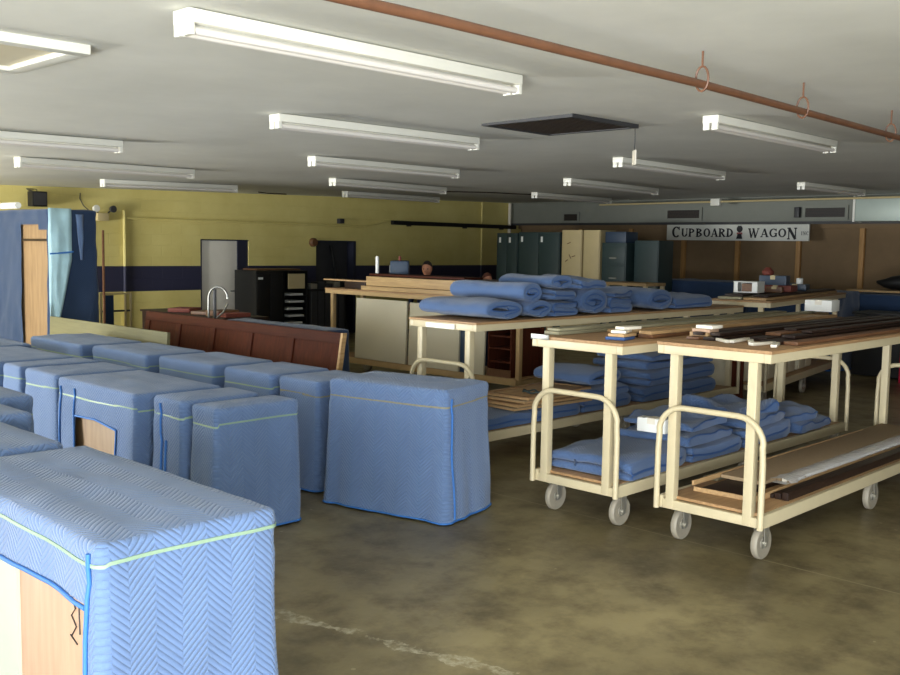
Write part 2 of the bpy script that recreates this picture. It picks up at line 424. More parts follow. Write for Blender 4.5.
for x in (-1.5, .3, 1.6):
    m = MB(); m.box(x-.03, x+.03, .0, .095, -.07, .02); m.build('bracket', M['black'], t)
t = thing('loudspeaker', 'small black loudspeaker hung high on the yellow wall', 'loudspeaker', (6.70, 15.8, 2.39))
m = MB(); m.box(-.12, .12, -.1, .1, 0, .24); m.build('cabinet', M['black'], t, bevel=.012)
m = MB(); m.box(-.1, .1, -.108, -.1, .02, .22); m.build('grille', M['dgrey'], t)
m = MB(); m.tube([(-.08, .0, .24), (-.08, .15, .27), (.02, .19, .27)], .008, 6); m.build('bracket', M['black'], t)
m = MB(); m.tube([(-.1, .05, .24), (-.13, .1, .28), (-.05, .15, .29), (.05, .15, .28), (.03, .08, .24)], .006, 6); m.build('cable', M['dgrey'], t)
t = thing('emergency_light', 'tan emergency light box with two lamp heads on yellow wall', 'light', (7.85, 15.9, 2.2))
m = MB(); m.box(-.11, .09, -.04, .1, 0, .13); m.build('housing', M['beige'], t, bevel=.01)
for x, mm, dz in ((-.15, 'wpaint', .2), (.15, 'dgrey', .2)):
    m = MB(); m.lathe([(.02, .03), (.05, .0), (.06, -.06), (.055, -.07), (.005, -.072)], 14, 'Y', (x, -.02, dz)); h = m.build('lamp_head', M[mm], t)
    m = MB(); m.tube([(x*.5, 0, .12), (x*.9, 0, .17)], .012, 6); m.build('stem', M['dgrey'], h)
m = MB(); m.tube([(-.2, .06, .15), (-.3, .08, .24), (-.36, .09, .36), (-.35, .09, .45)], .008, 6); m.build('cable', M['dgrey'], t)
m = MB(); m.lathe([(.005, -.05), (.07, -.05), (.09, -.02), (.09, .04), (.02, .04)], 18, 'Y', (12.36, 15.95, 1.9))
tag(m.build('alarm_bell', M['brownboard']), 'round brown alarm bell on the yellow wall at the dark doorway', 'bell')
m = MB(); m.box(13.0, 13.12, 15.9, 16.0, 2.3, 2.4); m.build('junction_box', M['dgrey'], bevel=.006)
tag(bpy.data.objects['junction_box'], 'small brown junction box on the conduit above the dark doorway', 'junction box')
m = MB(); m.tube([(12.95, 16.1, 1.1), (13.15, 15.9, 1.1)], .01); 
m = MB(); m.tube([(13.25, 15.93, .0), (12.95, 16.14, 1.85)], .035, 8); tag(m.build('pole', M['black']), 'black pole leaning in the dark doorway of the yellow wall', 'pole')
for pts, lab in (([(10.3, 14.9), (10.7, 15.2), (11.2, 15.3)], 'thin brown cable stapled along the ceiling above the white door'), ([(12.2, 12.5), (13.5, 12.1), (15.5, 12.1)], 'thin dark conduit joining two ceiling lights before the lockers')):
    m = MB(); m.tube([(x, y, zc(x, y)-.02) for x, y in pts], .012, 6); tag(m.build('cable', M['vent']), lab, 'cable')

# ------------------------------------------------------------------ far wall: vents, sign, duct panel
def grille(x, y0, y1, z0, z1, lab):
    t = thing('wall_vent', lab, 'vent', (x, (y0+y1)/2, z0)); w2 = (y1-y0)/2; h = z1-z0
    m = MB()
    for a in ((-w2-.06, w2+.06, -.05, 0), (-w2-.06, w2+.06, h, h+.05), (-w2-.06, -w2, 0, h), (w2, w2+.06, 0, h)): m.box(-.03, 0, a[0], a[1], a[2], a[3])
    m.build('frame', M['duct'], t)
    m = MB(); m.box(-.008, 0, -w2, w2, 0, h); m.build('backing', M['black'], t)
    m = MB()
    for k in range(6): m.box(-.022, -.008, -w2, w2, h*k/6, h*k/6+h*.09)
    m.build('slat', M['vent'], t)
grille(18.49, 10.75, 11.52, 2.54, 2.71, 'brown slatted vent in the bulkhead above the start of the shop sign')
grille(18.49, 7.68, 8.45, 2.535, 2.71, 'brown slatted vent in the bulkhead beside the bright zinc duct')
grille(18.49, 13.93, 14.32, 2.51, 2.66, 'small dark vent in the bulkhead above the green lockers')
m = MB(); m.box(18.4, 18.5, 8.55, 8.65, 2.53, 2.73); tag(m.build('control_box', M['dgrey'], bevel=.005), 'small dark control box next to the brown bulkhead vent by the zinc duct', 'box')
t = thing('zinc_duct', 'bright zinc sheet duct section across the far bulkhead', 'duct', (18.3, 6.0, 2.44))
m = MB(); m.box(-.15, .19, -1.6, 1.38, 0, .44); m.build('duct_body', M['duct2'], t, bevel=.01)
for y in (1.38, .3, -.8):
    m = MB(); m.box(-.17, .19, y-.02, y+.02, -.01, .46); m.build('flange', M['wpaint'], t)
m = MB(); m.tube([(17.9, 12.9, 2.83), (17.9, 10.2, 2.84), (17.9, 3, 2.86)], .02, 8); 
tag(m.build('conduit', M['beige']), 'tan conduit running under the ceiling before the far bulkhead', 'conduit')
m = MB(); m.box(17.84, 17.96, 9.95, 10.15, 2.76, 2.9); tag(m.build('junction_box', M['wpaint'], bevel=.008), 'white junction box on the tan conduit above the shop sign', 'junction box')

# the sign: white board, small-capital serif lettering, a little emblem
SX = 18.44
t = thing('shop_sign', 'long white shop sign lettered in black on the far wall', 'sign', (SX, 0, 0))
m = MB(); m.box(-.02, .02, 8.335, 11.49, 2.075, 2.40); m.build('board', M['signboard'], t, bevel=.004)
def letter(m, ch, y0, z0, w, h):
    """strokes with thick and thin weights and slab serifs, on the face of the board (+y runs to the reader's left)"""
    T, S = .235*h, .1*h
    def seg(a, b, wd):
        p = Vector((a[0]*w, a[1]*h)); q = Vector((b[0]*w, b[1]*h)); d = (q-p).normalized(); n = Vector((-d.y, d.x))*wd/2
        k = [p+n, p-n, q-n, q+n]
        m.add([(-.024, y0-v.x, z0+v.y) for v in k]+[(-.02, y0-v.x, z0+v.y) for v in k], [(0,1,2,3),(4,5,6,7),(0,1,5,4),(1,2,6,5),(2,3,7,6),(3,0,4,7)])
    def curve(cx, cz, rx, rz, a0, a1, tk=T, tn=S, n=14):
        pr_ = None
        for k in range(n+1):
            a = math.radians(a0+(a1-a0)*k/n); wd = tn+(tk-tn)*abs(math.cos(a)); c, s_ = math.cos(a), math.sin(a)
            o = ((cx+rx*c)*w, (cz+rz*s_)*h); i = (o[0]-c*wd, o[1]-s_*wd)
            if pr_:
                K = [pr_[0], o, i, pr_[1]]
                m.add([(-.024, y0-v[0], z0+v[1]) for v in K]+[(-.02, y0-v[0], z0+v[1]) for v in K], [(0,1,2,3),(4,5,6,7),(0,1,5,4),(1,2,6,5),(2,3,7,6),(3,0,4,7)])
            pr_ = (o, i)
    tw = T/w/2
    def serif(x, z, l=.34): seg((x-l/2, z), (x+l/2, z), S)
    if ch == 'C': curve(.52, .5, .52, .52, 50, 312); seg((.86, .68), (.86, 1.0), S)
    if ch == 'G': curve(.52, .5, .52, .52, 50, 325); seg((.86, .68), (.86, 1.0), S); seg((.86, .05), (.86, .42), T*.9); serif(.82, .44)
    if ch == 'O': curve(.5, .5, .5, .52, 0, 360, n=26)
    if ch == 'U': seg((.2, .3), (.2, 1), T); seg((.84, .3), (.84, 1), S); curve(.5, .32, .42, .34, 180, 360); serif(.2, .97); serif(.84, .97, .28)
    if ch in 'PBRD': seg((.2, 0), (.2, 1), T); serif(.2, .03, .4); serif(.2, .97, .4)
    if ch in 'PR': curve(.35, .73, .52, .27, 90, -90); seg((.2, .965), (.37, .965), S); seg((.2, .5), (.37, .5), S)
    if ch == 'B': curve(.35, .76, .48, .24, 90, -90); curve(.35, .27, .56, .27, 90, -90); seg((.2, .965), (.37, .965), S); seg((.2, .53), (.37, .53), S); seg((.2, .035), (.37, .035), S)
    if ch == 'D': curve(.3, .5, .65, .5, 90, -90, n=18); seg((.2, .965), (.32, .965), S); seg((.2, .035), (.32, .035), S)
    if ch == 'R': seg((.42, .5), (.86, .0), T*.9); serif(.9, .03, .24)
    if ch == 'A': seg((.14, 0), (.48, 1), S); seg((.86, 0), (.48, 1), T); seg((.26, .32), (.74, .32), S); serif(.12, .03, .3); serif(.86, .03, .36)
    if ch == 'W': seg((.1, 1), (.3, 0), T*.85); seg((.3, 0), (.5, .95), S); seg((.46, 1), (.68, 0), T*.85); seg((.68, 0), (.92, 1), S); serif(.1, .97, .24); serif(.92, .97, .2); serif(.46, .97, .2)
    if ch == 'N': seg((.16, 0), (.16, 1), S); seg((.16, 1), (.84, 0), T); seg((.84, 0), (.84, 1), S); serif(.14, .03, .28); serif(.84, .97, .28); serif(.1, .97, .2)
    if ch == 'I': seg((.5, 0), (.5, 1), T); serif(.5, .03, .6); serif(.5, .97, .6)
def word(mat, items, y, z0):
    for ch, w, h, dz in items:
        m = MB(); letter(m, ch, y, z0+dz, w, h); y -= w*1.13; m.build('letter', mat, t, smooth=20)
word(M['ink'], [('C', .2, .225, 0)]+[(c, .155, .17, .015) for c in 'UPBOARD'], 11.36, 2.135)
word(M['ink'], [('W', .235, .185, 0)]+[(c, .165, .165, .015) for c in 'AGO']+[('N', .2, .22, -.025)], 9.60, 2.135)
word(M['inkgrey'], [('I', .04, .07, 0), ('N', .055, .07, 0), ('C', .05, .07, 0)], 8.50, 2.19)
m = MB()
m.lathe([(.001, -.024), (.06, -.024), (.06, -.02)], 20, 'X', (0, 9.79, 2.3)); 
m.box(-.026, -.02, 9.73, 9.85, 2.2, 2.24)
m.build('emblem', M['inkred'], t)
m = MB(); m.lathe([(.052, -.026), (.066, -.026), (.066, -.02), (.052, -.02)], 20, 'X', (0, 9.79, 2.31))
m.add([(-.027, 9.86, 2.11), (-.027, 9.72, 2.11), (-.027, 9.75, 2.21), (-.027, 9.83, 2.21)], [(0, 1, 2, 3)]); m.box(-.028, -.02, 9.75, 9.83, 2.345, 2.375); m.build('emblem_outline', M['ink'], t)

# ------------------------------------------------------------------ cabinets wrapped in moving blankets
SIDES = 'SENW'
class Wrap:
    def __init__(s, hx, hy, h, seed, flare=.03, puff=.010, rt=.032, rc=.03):
        s.hx, s.hy, s.h, s.seed, s.flare, s.puff, s.rt, s.rc = hx, hy, h, seed, flare, puff, rt, rc
        s.off = Vector((seed*3.1, seed*1.7, seed*.9))
        s.zt = h-.11
    def per(s, step, extra=()):
        """perimeter samples (side, t along side, x, y, nx, ny, u)"""
        out = []; u = 0; rc = s.rc
        for k, sd in enumerate(SIDES):
            L = 2*(s.hx if sd in 'SN' else s.hy); n = max(4, int(L/step))
            ts = sorted(set([rc+(L-2*rc)*i/n for i in range(n+1)]+[e[1] for e in extra if e[0] == sd]))
            for tt in ts: out.append((sd, tt, u+tt))
            for a in (22, 45, 68): out.append((sd+'c', a, u+L))
            u += L
        return out
    def base(s, sd, tt, inset=0):
        hx, hy = s.hx-inset, s.hy-inset; rc = max(s.rc-inset, .004)
        if len(sd) == 1:
            L = 2*(s.hx if sd in 'SN' else s.hy); f = (tt-s.rc)/(L-2*s.rc)
            a = {'S': (-hx+rc+f*2*(hx-rc), -hy), 'E': (hx, -hy+rc+f*2*(hy-rc)), 'N': (hx-rc-f*2*(hx-rc), hy), 'W': (-hx, hy-rc-f*2*(hy-rc))}[sd]
            n = {'S': (0, -1), 'E': (1, 0), 'N': (0, 1), 'W': (-1, 0)}[sd]
            return Vector((*a, 0)), Vector((*n, 0))
        c = {'S': (hx-rc, -hy+rc, -90), 'E': (hx-rc, hy-rc, 0), 'N': (-hx+rc, hy-rc, 90), 'W': (-hx+rc, -hy+rc, 180)}[sd[0]]
        a = math.radians(c[2]+tt); n = Vector((math.cos(a), math.sin(a), 0))
        return Vector((c[0], c[1], 0))+n*rc, n
    def surf(s, sd, tt, z, extra=0):
        p, n = s.base(sd, tt); k = 1-z/s.h
        q = Vector((p.x*1.6, p.y*1.6, z*1.2))+s.off
        d = s.puff*noise.noise(q*1.7)+.5*s.puff*noise.noise(q*4.1)
        fold = noise.noise(Vector((p.x*7+s.off.x, p.y*7+s.off.y, z*.7)))
        d += fold*.016*k*k+s.flare*max(0, k)**1.6*(1+.6*fold)
        d += .010*(.5+.5*noise.noise(q*2.3))-.010*math.exp(-((z-s.zt)/.02)**2)
        zz = z
        if z > s.h-s.rt:
            a = (z-(s.h-s.rt))/s.rt; d -= s.rt*(1-math.sqrt(max(0, 1-a*a)))*.9
        return p+n*(d+extra)+Vector((0, 0, zz))
    def blanket(s, mat, parent, step=.045, openings=(), zb=.015):
        per = s.per(step, [(o[0], e) for o in openings for e in o[1:3]]); N = len(per); m = MB()
        R0 = max(8, int((s.h-.2)/.05)); H = s.h
        lv = [i/R0 for i in range(R0+1)]; R = R0+9
        cache = {}
        def inside(i):
            a, b = per[i], per[(i+1) % N]
            for o in openings:
                if a[0] == o[0] and b[0] == o[0] and a[1] >= o[1]-1e-5 and b[1] <= o[2]+1e-5: return o
            return None
        vs = []
        def col(i, o):
            key = (i, id(o) if o else 0)
            if key not in cache:
                a = per[i]; z0 = zb+.012*noise.noise(Vector((a[2]*2, s.seed, 0))) if not o else o[3]((a[1]-o[1])/(o[2]-o[1]))
                zs = [z0+(H-.2-z0)*l for l in lv]+[H-.2+.2*q for q in (.18,.36,.54,.7,.84,.9,.95,.985,1.0)]
                st = len(vs)
                for z in zs: vs.append(s.surf(a[0], a[1], min(z, H-.0005)))
                cache[key] = (st, zs)
            return cache[key]
        fs, uv = [], []
        ptot = per[-1][2]
        for i in range(N):
            j = (i+1) % N; o = inside(i)
            a, za = col(i, o); b, zb_ = col(j, o); ua, ub = per[i][2], per[j][2] if j else ptot
            for k in range(R):
                fs.append((a+k, b+k, b+k+1, a+k+1)); uv.append(((ua, za[k]), (ub, zb_[k]), (ub, zb_[k+1]), (ua, za[k+1])))
        # top: shrinking rings
        prev = [col(i, inside(i))[0]+R for i in range(N)]
        hm = min(s.hx, s.hy); nr = max(5, int(hm/.05))
        for q in range(1, nr+1):
            ins = (hm-.01)*q/nr; ring = []
            for i in range(N):
                p, n = s.base(per[i][0], per[i][1], min(ins+s.rt*.9*(1-q/nr), hm-.01))
                zz = H+.016*sstep(ins/.08)*(.4+noise.noise(Vector((p.x*3, p.y*3, 0))+s.off))-.010*noise.noise(Vector((p.x*7, p.y*7, 5))+s.off)
                vs.append(Vector((p.x, p.y, zz))); ring.append(len(vs)-1)
            for i in range(N):
                j = (i+1) % N
                fs.append((prev[i], prev[j], ring[j], ring[i])); uv.append(tuple((vs[t_].x, vs[t_].y+H) for t_ in (prev[i], prev[j], ring[j], ring[i])))
            prev = ring
        fs.append(tuple(prev)); uv.append(tuple((vs[t_].x, vs[t_].y) for t_ in prev))
        m.add(vs, fs, uv)
        return m.build('blanket', mat, parent, smooth=70)
    def band(s, parent, mat, wd=.017, dz=0.0, tilt=0.0):
        per = s.per(.05); m = MB(); vs = []; N = len(per)
        for sd, tt, u in per:
            z = s.zt+dz+.01*noise.noise(Vector((u*1.2, s.seed, 3)))+tilt*math.sin(u*2.2+s.seed)
            for zz, e in ((z-wd/2, .004), (z+wd/2, .004), (z+wd/2, -.006), (z-wd/2, -.006)): vs.append(s.surf(sd, tt, zz, e))
        fs = []
        for i in range(N):
            j = (i+1) % N
            for k in range(4): fs.append((i*4+k, j*4+k, j*4+(k+1) % 4, i*4+(k+1) % 4))
        m.add(vs, fs); return m.build('tape_band', mat, parent, smooth=60)
    def hem(s, parent, r=.007):
        per = s.per(.06); m = MB(); m.tube([s.surf(sd, tt, .018+.012*noise.noise(Vector((u*2, s.seed, 0))), .002) for sd, tt, u in per], r, 6, closed=True)
        return m.build('binding', M['binding'], parent, smooth=80)
    def edge(s, parent, sd, pts, r=.008):
        m = MB(); n = len(pts)
        P_ = []
        for i in range(n-1):
            for k in range(6):
                f = k/6; P_.append((pts[i][0]*(1-f)+pts[i+1][0]*f, pts[i][1]*(1-f)+pts[i+1][1]*f))
        P_.append(pts[-1])
        m.tube([s.surf(sd, a, b, .006) for a, b in P_], r, 6); return m.build('binding', M['binding'], parent, smooth=80)
    def core(s, parent, mat, ins=.03):
        m = MB(); m.box(-s.hx+ins, s.hx-ins, -s.hy+ins, s.hy-ins, 0.01, s.h-.06); return m.build('cabinet', mat, parent, bevel=.004)

def wrapped(x0, x1, y0, y1, h, seed, label, tape='tape', mat='blanket', rz=0, hem=True, flare=.03, openings=(), step=.05, group='blanket wrapped cabinets in rows', **kw):
    t = thing('wrapped_cabinet', label, 'wrapped cabinet', ((x0+x1)/2, (y0+y1)/2, 0), rz, group)
    W = Wrap((x1-x0)/2, (y1-y0)/2, h, seed, flare, **kw)
    W.blanket(M[mat], t, step, openings)
    if tape: W.band(t, M[tape], tilt=.006)
    if hem: W.hem(t)
    return t, W

# largest one, cut by the picture edge: back panel of the cabinet shows below the blanket
t, W = wrapped(1.365, 2.035, 2.83, 4.32, .915, 1, 'large pale blue wrapped cabinet with bare wood side, in front of all others', hem=False, flare=.012, step=.03,
               openings=[('W', .0, 0, None)][:0])
for ch in list(t.children): bpy.data.objects.remove(ch)
LY = 1.49
def hemA(f): return .712+.012*math.sin(f*7)
op = [('W', .08, LY-.055, hemA)]
W = Wrap(.335, LY/2, .915, 1, .012, puff=.012)
W.blanket(M['blanket'], t, .03, op); W.band(t, M['tape'], .012, .045, tilt=.004)
W.edge(t, 'W', [(LY-.055, .705), (LY-.5, .712), (LY-.9, .70), (.08, .712)], .008)
W.edge(t, 'W', [(LY-.032, .885), (LY-.05, .6), (LY-.057, .015)], .008)
core = W.core(t, M['maple'], .035)
m = MB(); m.box(-.312, -.299, -.05, .2, .02, .70); m.build('cabinet_edge', M['paleedge'], core)
m = MB()
def ink(pts): m.tube([(-.303, -LY/2+.27-a, .54+b) for a, b in pts], .0025, 5)
for pts in ([(.0, .15), (.03, .10), (.0, .07), (.035, .04), (.0, .0)], [(.055, .13), (.06, .02)], [(.02, .17), (.06, .155)], [(-.01, .0), (.04, -.02)]): ink(pts)
m.build('handwriting', M['ink'], core)

wrapped(1.33, 1.97, 4.42, 5.15, .92, 2, 'pale blue wrapped cabinet directly behind the largest one, top sloping down', flare=.01, step=.05)
wrapped(1.5, 2.17, 5.24, 5.66, .93, 3, 'narrow pale blue wrapped cabinet third in line behind the largest one', flare=.01, step=.05)
wrapped(1.68, 2.40, 5.77, 6.6, .94, 4, 'pale blue wrapped cabinet fourth in line behind the largest one', step=.05)

# second row
h2 = .84
E_y0, E_y1 = 6.0, 7.16
LE = E_y1-E_y0
def hemE(f): return .585+.02*math.sin(f*3)-.02*f
a0, a1 = E_y1-6.868, E_y1-6.25
t, W = wrapped(3.16, 3.84, E_y0, E_y1, h2, 5, 'wrapped cabinet with a square of bare tan wood showing below its blanket', openings=[('W', a0, a1, hemE)], flare=.02)
W.core(t, M['pine'], .03)
W.edge(t, 'W', [(a0, .585), ((a0+a1)/2, .60), (a1, .565)]); W.edge(t, 'W', [(a0-.01, .86*h2+.06), (a0-.02, .60), (a0+.005, .40), (a0+.02, .03)]); W.edge(t, 'W', [(.07, .78), (.055, .4), (.06, .03)])
W.edge(t, 'W', [(a1+.005, .57), (a1+.005, .03)], .006)
t, W = wrapped(3.25, 3.86, 5.56, 5.92, h2, 6, 'narrow wrapped cabinet with an upright blue edge slit, between two wider ones', flare=.02)
W.edge(t, 'W', [(.12, .80), (.115, .6), (.13, .55), (.12, .3), (.13, .03)], .008); W.edge(t, 'W', [(.18, .56), (.17, .3), (.185, .03)], .008)
wrapped(3.28, 3.92, 5.21, 5.49, h2-.01, 7, 'slim wrapped cabinet ending the second row, tall quilted end facing the carts', flare=.02, step=.04)
wrapped(3.18, 3.86, 7.24, 7.82, h2, 8, 'wrapped cabinet next to the one with bare tan wood, away from the carts', flare=.015)
wrapped(3.18, 3.86, 7.91, 8.25, h2, 9, 'narrow wrapped cabinet two beyond the one with bare tan wood', flare=.015)
wrapped(3.15, 3.84, 8.34, 9.5, h2, 10, 'long wrapped cabinet far along the second row before the tall cabinet', flare=.015)
# third row
t, W = wrapped(4.47, 5.05, 4.545, 5.535, .905, 11, 'wide wrapped cabinet beside the carts with flared blanket and blue trimmed flap', flare=.04, step=.035, tape='greyboard', rz=.235)
W.edge(t, 'S', [(.05, .84), (.045, .5), (.05, .25), (.04, .03)], .008)
W.edge(t, 'E', [(.04, .5), (.03, .03)], .008)
wrapped(4.47, 5.05, 5.72, 6.2, h2, 12, 'wrapped cabinet just behind the flared one, its near side half covered', flare=.02, tape='greyboard')
wrapped(4.45, 5.05, 6.29, 6.93, h2, 13, 'wrapped cabinet third from the carts in the rearmost row', flare=.03, rz=.02)
wrapped(4.42, 5.03, 7.05, 7.95, h2, 14, 'wrapped cabinet fourth from the carts in the rearmost row', flare=.03, rz=.0)
wrapped(4.36, 4.98, 8.05, 9.1, h2, 15, 'wrapped cabinet fifth from the carts in the rearmost row', flare=.015)
wrapped(4.3, 4.96, 9.22, 10.4, h2, 16, 'wrapped cabinet at the far end of the rearmost row by the tall cabinet', flare=.015)
wrapped(3.3, 4.0, 9.62, 10.7, h2, 17, 'dim wrapped cabinet in front of the tall wrapped cabinet', flare=.015)

# tall pantry cabinet wrapped in blankets and a plastic sheet
t = thing('tall_wrapped_cabinet', 'tall cabinet wrapped in dark blue with bare plywood back and hanging plastic', 'wrapped cabinet', (5.82, 13.5, 0))
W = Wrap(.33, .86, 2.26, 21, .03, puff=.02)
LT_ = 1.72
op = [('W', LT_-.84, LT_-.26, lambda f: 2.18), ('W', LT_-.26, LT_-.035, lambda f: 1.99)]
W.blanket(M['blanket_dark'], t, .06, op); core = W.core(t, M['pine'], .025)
m = MB(); m.box(-.335, -.30, -.82, -.02, 1.84, 1.87); m.build('cleat', M['darkwood'], core)
m = MB(); vs = []
for k in range(13):
    for i in range(7):
        z = 2.27-.0-1.62*k/12; a = i/6
        w_ = .30 if z > 1.6 else .30*(.3+.7*max(0, (z-.65)/.95))
        x = -.345+a*w_; y = -.895-.03*noise.noise(Vector((a*4, z*3, 1)))-.02*a
        vs.append((x, y, z))
fs = [(k*7+i, k*7+i+1, k*7+i+8, k*7+i+7) for k in range(12) for i in range(6)]
m.add(vs, fs); pl = m.build('plastic_sheet', M['film'], t, smooth=80)
sm = pl.modifiers.new('thick', 'SOLIDIFY'); sm.thickness = .004
m = MB(); vs = []
for k in range(9):
    for i in range(4):
        z = 2.2-.6*k/8; x = .02+.11*(i/3)*(1-k/11)+.02*k/8*3; y = -.90-.02*noise.noise(Vector((i, z*4, 4)))
        vs.append((x, y, z))
m.add(vs, [(k*4+i, k*4+i+1, k*4+i+5, k*4+i+4) for k in range(8) for i in range(3)])
fl = m.build('blanket_flap', M['blanket'], t, smooth=80); fl.modifiers.new('thick', 'SOLIDIFY').thickness = .008
m = MB(); m.tube([(-.33, -.895, 1.68), (-.1, -.925, 1.70), (-.03, -.925, 1.71)], .012, 6); m.build('binding', M['binding'], t)
m = MB(); m.box(6.175, 6.20, 12.53, 12.56, 0, 2.0); tag(m.build('board', M['brownboard'], bevel=.004), 'narrow upright wooden board leaning against the tall wrapped cabinet', 'board')
m = MB()
m.tube([(5.55, 13.72+.05*k, 2.325) for k in range(12)], .045, 10); 
tag(m.build('foam_roll', M['white']), 'white foam roll lying on top of the tall wrapped cabinet', 'foam roll')

# ------------------------------------------------------------------ shop carts
def make_cart(L, W_, H, paint='cream', handles=True):
    B = .215; HS = H-B
    """local frame: length along +x from 0, width along y from 0"""
    t = thing('shop_cart', None, 'cart')
    m = MB()
    m.box(0, L, 0, .035, B, B+.08); m.box(0, L, W_-.035, W_, B, B+.08); m.box(0, .04, .035, W_-.035, B, B+.06); m.box(L-.04, L, .035, W_-.035, B, B+.06)
    for k in range(1, 5): m.box(L*k/5-.02, L*k/5+.02, .035, W_-.035, B, B+.045)
    m.build('deck_frame', M[paint], t, bevel=.005)
    m = MB(); m.box(.04, L-.04, .036, W_-.036, B+.062, B+.082); m.build('deck_board', M['wood_top'], t, bevel=.003)
    for x in (-.003, L-.057):
        for y in (.075, W_-.115):
            m = MB(); m.box(x, x+.06, y, y+.06, B, H-.075); m.build('post', M[paint], t, bevel=.008)
    m = MB()
    m.box(-.03, L+.03, -.02, .025, H-.075, H-.02); m.box(-.03, L+.03, W_-.025, W_+.02, H-.075, H-.02); m.box(-.03, .02, .025, W_-.025, H-.075, H-.02); m.box(L-.02, L+.03, .025, W_-.025, H-.075, H-.02)
    for k in range(1, 5): m.box(L*k/5-.02, L*k/5+.02, .025, W_-.025, H-.075, H-.022)
    m.build('top_frame', M[paint], t, bevel=.005)
    m = MB(); m.box(-.035, L+.035, -.025, W_+.025, H-.02, H); m.build('top_board', M['wood_top'], t, bevel=.003)
    for x, sgn in ((-.022, -1), (L+.022, 1)) if handles else ():
        r = .17; hz = .875; y0, y1 = .005, W_-.005
        pts = [(x, y0, B), (x, y0, hz-r-.1), (x, y0+.006, hz-r)]+[(x, y0+r-r*math.cos(a*PI/16), hz-r+r*math.sin(a*PI/16)) for a in range(1, 9)]
        pts += [(x, y1-r+r*math.sin(a*PI/16), hz-r+r*math.cos(a*PI/16)) for a in range(0, 8)]+[(x, y1-.006, hz-r), (x, y1, hz-r-.1), (x, y1, B)]
        m = MB(); m.tube(pts, .019, 10); m.build('handle', M[paint], t, smooth=60)
    for x in (.09, L/2, L-.12):
        for y in (.065, W_-.105):
            m = MB(); m.lathe([(.03, -.012), (.078, -.022), (.094, -.021), (.10, -.013), (.10, .013), (.094, .021), (.078, .022), (.03, .012)], 24, 'Y', (x+.03, y, .10))
            wh = m.build('caster_wheel', M['wheel'], t, smooth=40)
            m = MB(); m.box(x-.02, x+.07, y-.045, y+.045, .207, .215); 
            for dy in (-.036, .03):
                m.add([(x, y+dy, .21), (x+.06, y+dy, .21), (x+.05, y+dy, .08), (x+.012, y+dy, .08), (x, y+dy+.006, .21), (x+.06, y+dy+.006, .21), (x+.05, y+dy+.006, .08), (x+.012, y+dy+.006, .08)],
                      [(0,1,2,3),(7,6,5,4),(0,4,5,1),(1,5,6,2),(2,6,7,3),(3,7,4,0)])
            m.build('fork', M['steel_d'], wh)
            m = MB(); m.lathe([(.0, -.04), (.014, -.04), (.014, .04), (.0, .04)], 10, 'Y', (x+.03, y, .10)); m.lathe([(.016, -.021), (.034, -.021), (.034, .021), (.016, .021)], 14, 'Y', (x+.03, y, .10)); m.build('hub', M['steel_d'], wh)
    return t
cartN = make_cart(3.55, .72, 1.28); cartN.location = (5.36, 2.62, 0)
cartN['label'] = 'cream shop cart at the front, dark boards on top and bare planks on its deck'; cartN['group'] = 'shop carts'
cart2 = make_cart(3.65, .715, 1.245); cart2.location = (5.33, 3.625, 0)
cart2['label'] = 'cream shop cart in the middle with folded blue blankets along its low deck'; cart2['group'] = 'shop carts'
cart3 = make_cart(4.45, .76, 1.235); cart3.location = (5.92, 5.46, 0)
cart3['label'] = 'cream shop cart topped with rolled blue blankets and a white label on its end'; cart3['group'] = 'shop carts'
m = MB(); m.box(-.045, -.035, .22, .56, 1.165, 1.205); m.build('label_card', M['white'], cart3)
cart4 = dup(cartN, (10.76, 5.30, -.0), .165, 'cream shop cart standing in line beyond the blanket roll cart, toward the far wall', 'shop carts')
cart5 = make_cart(3.55, .75, 1.245, 'timber', False); cart5.location = (9.55, 7.48, 0); cart5.rotation_euler.z = PI/2
cart5['label'] = 'timber brown shop cart turned crosswise before the yellow wall, carrying cream panels and lumber'; cart5['group'] = 'shop carts'

# ------------------------------------------------------------------ boards
def board(name, lab, cat, grp, x0, x1, y0, y1, z0, z1, mat, rz=0, ry=0, rx=0, bevel=.003):
    y0 += OY; y1 += OY
    cx, cy, cz = (x0+x1)/2, (y0+y1)/2, (z0+z1)/2
    m = MB(); m.box(x0-cx, x1-cx, y0-cy, y1-cy, z0-cz, z1-cz)
    o = m.build(name, M[mat] if isinstance(mat, str) else mat, None, bevel=min(bevel, (z1-z0)*.3))
    o.location = (cx, cy, cz); o.rotation_euler = (rx, ry, rz)
    return tag(o, lab, cat, grp)
TN, TM, TF = 1.282, 1.247, 1.282
OY = 0
# near cart, top
OY = -.06
g = 'dark boards on the top of the front cart'
zz = TN
for k, (x0, x1, y0, y1, mt, h) in enumerate([(5.75, 8.98, 2.70, 2.79, 'brownboard', .022), (5.72, 8.9, 2.80, 2.93, 'darkwood', .02), (5.85, 8.95, 2.95, 3.07, 'darkwood', .024), (5.62, 8.8, 3.19, 3.27, 'darkwood', .02), (5.6, 8.9, 3.29, 3.38, 'brownboard', .018)]):
    board('board', 'dark brown board lying lengthwise on the top of the front cart', 'board', g, x0, x1, y0, y1, zz, zz+h, mt)
for k, (x0, x1, y0, y1, mt, h) in enumerate([(5.95, 8.8, 2.81, 2.90, 'darkwood', .018), (6.05, 8.9, 2.955, 3.06, 'brownboard', .02), (5.70, 8.6, 3.195, 3.265, 'darkwood', .02), (5.66, 8.2, 3.295, 3.37, 'darkwood', .02)]):
    board('board', 'dark brown board lying lengthwise on the top of the front cart', 'board', g, x0, x1, y0, y1, zz+.025, zz+.025+h, mt)
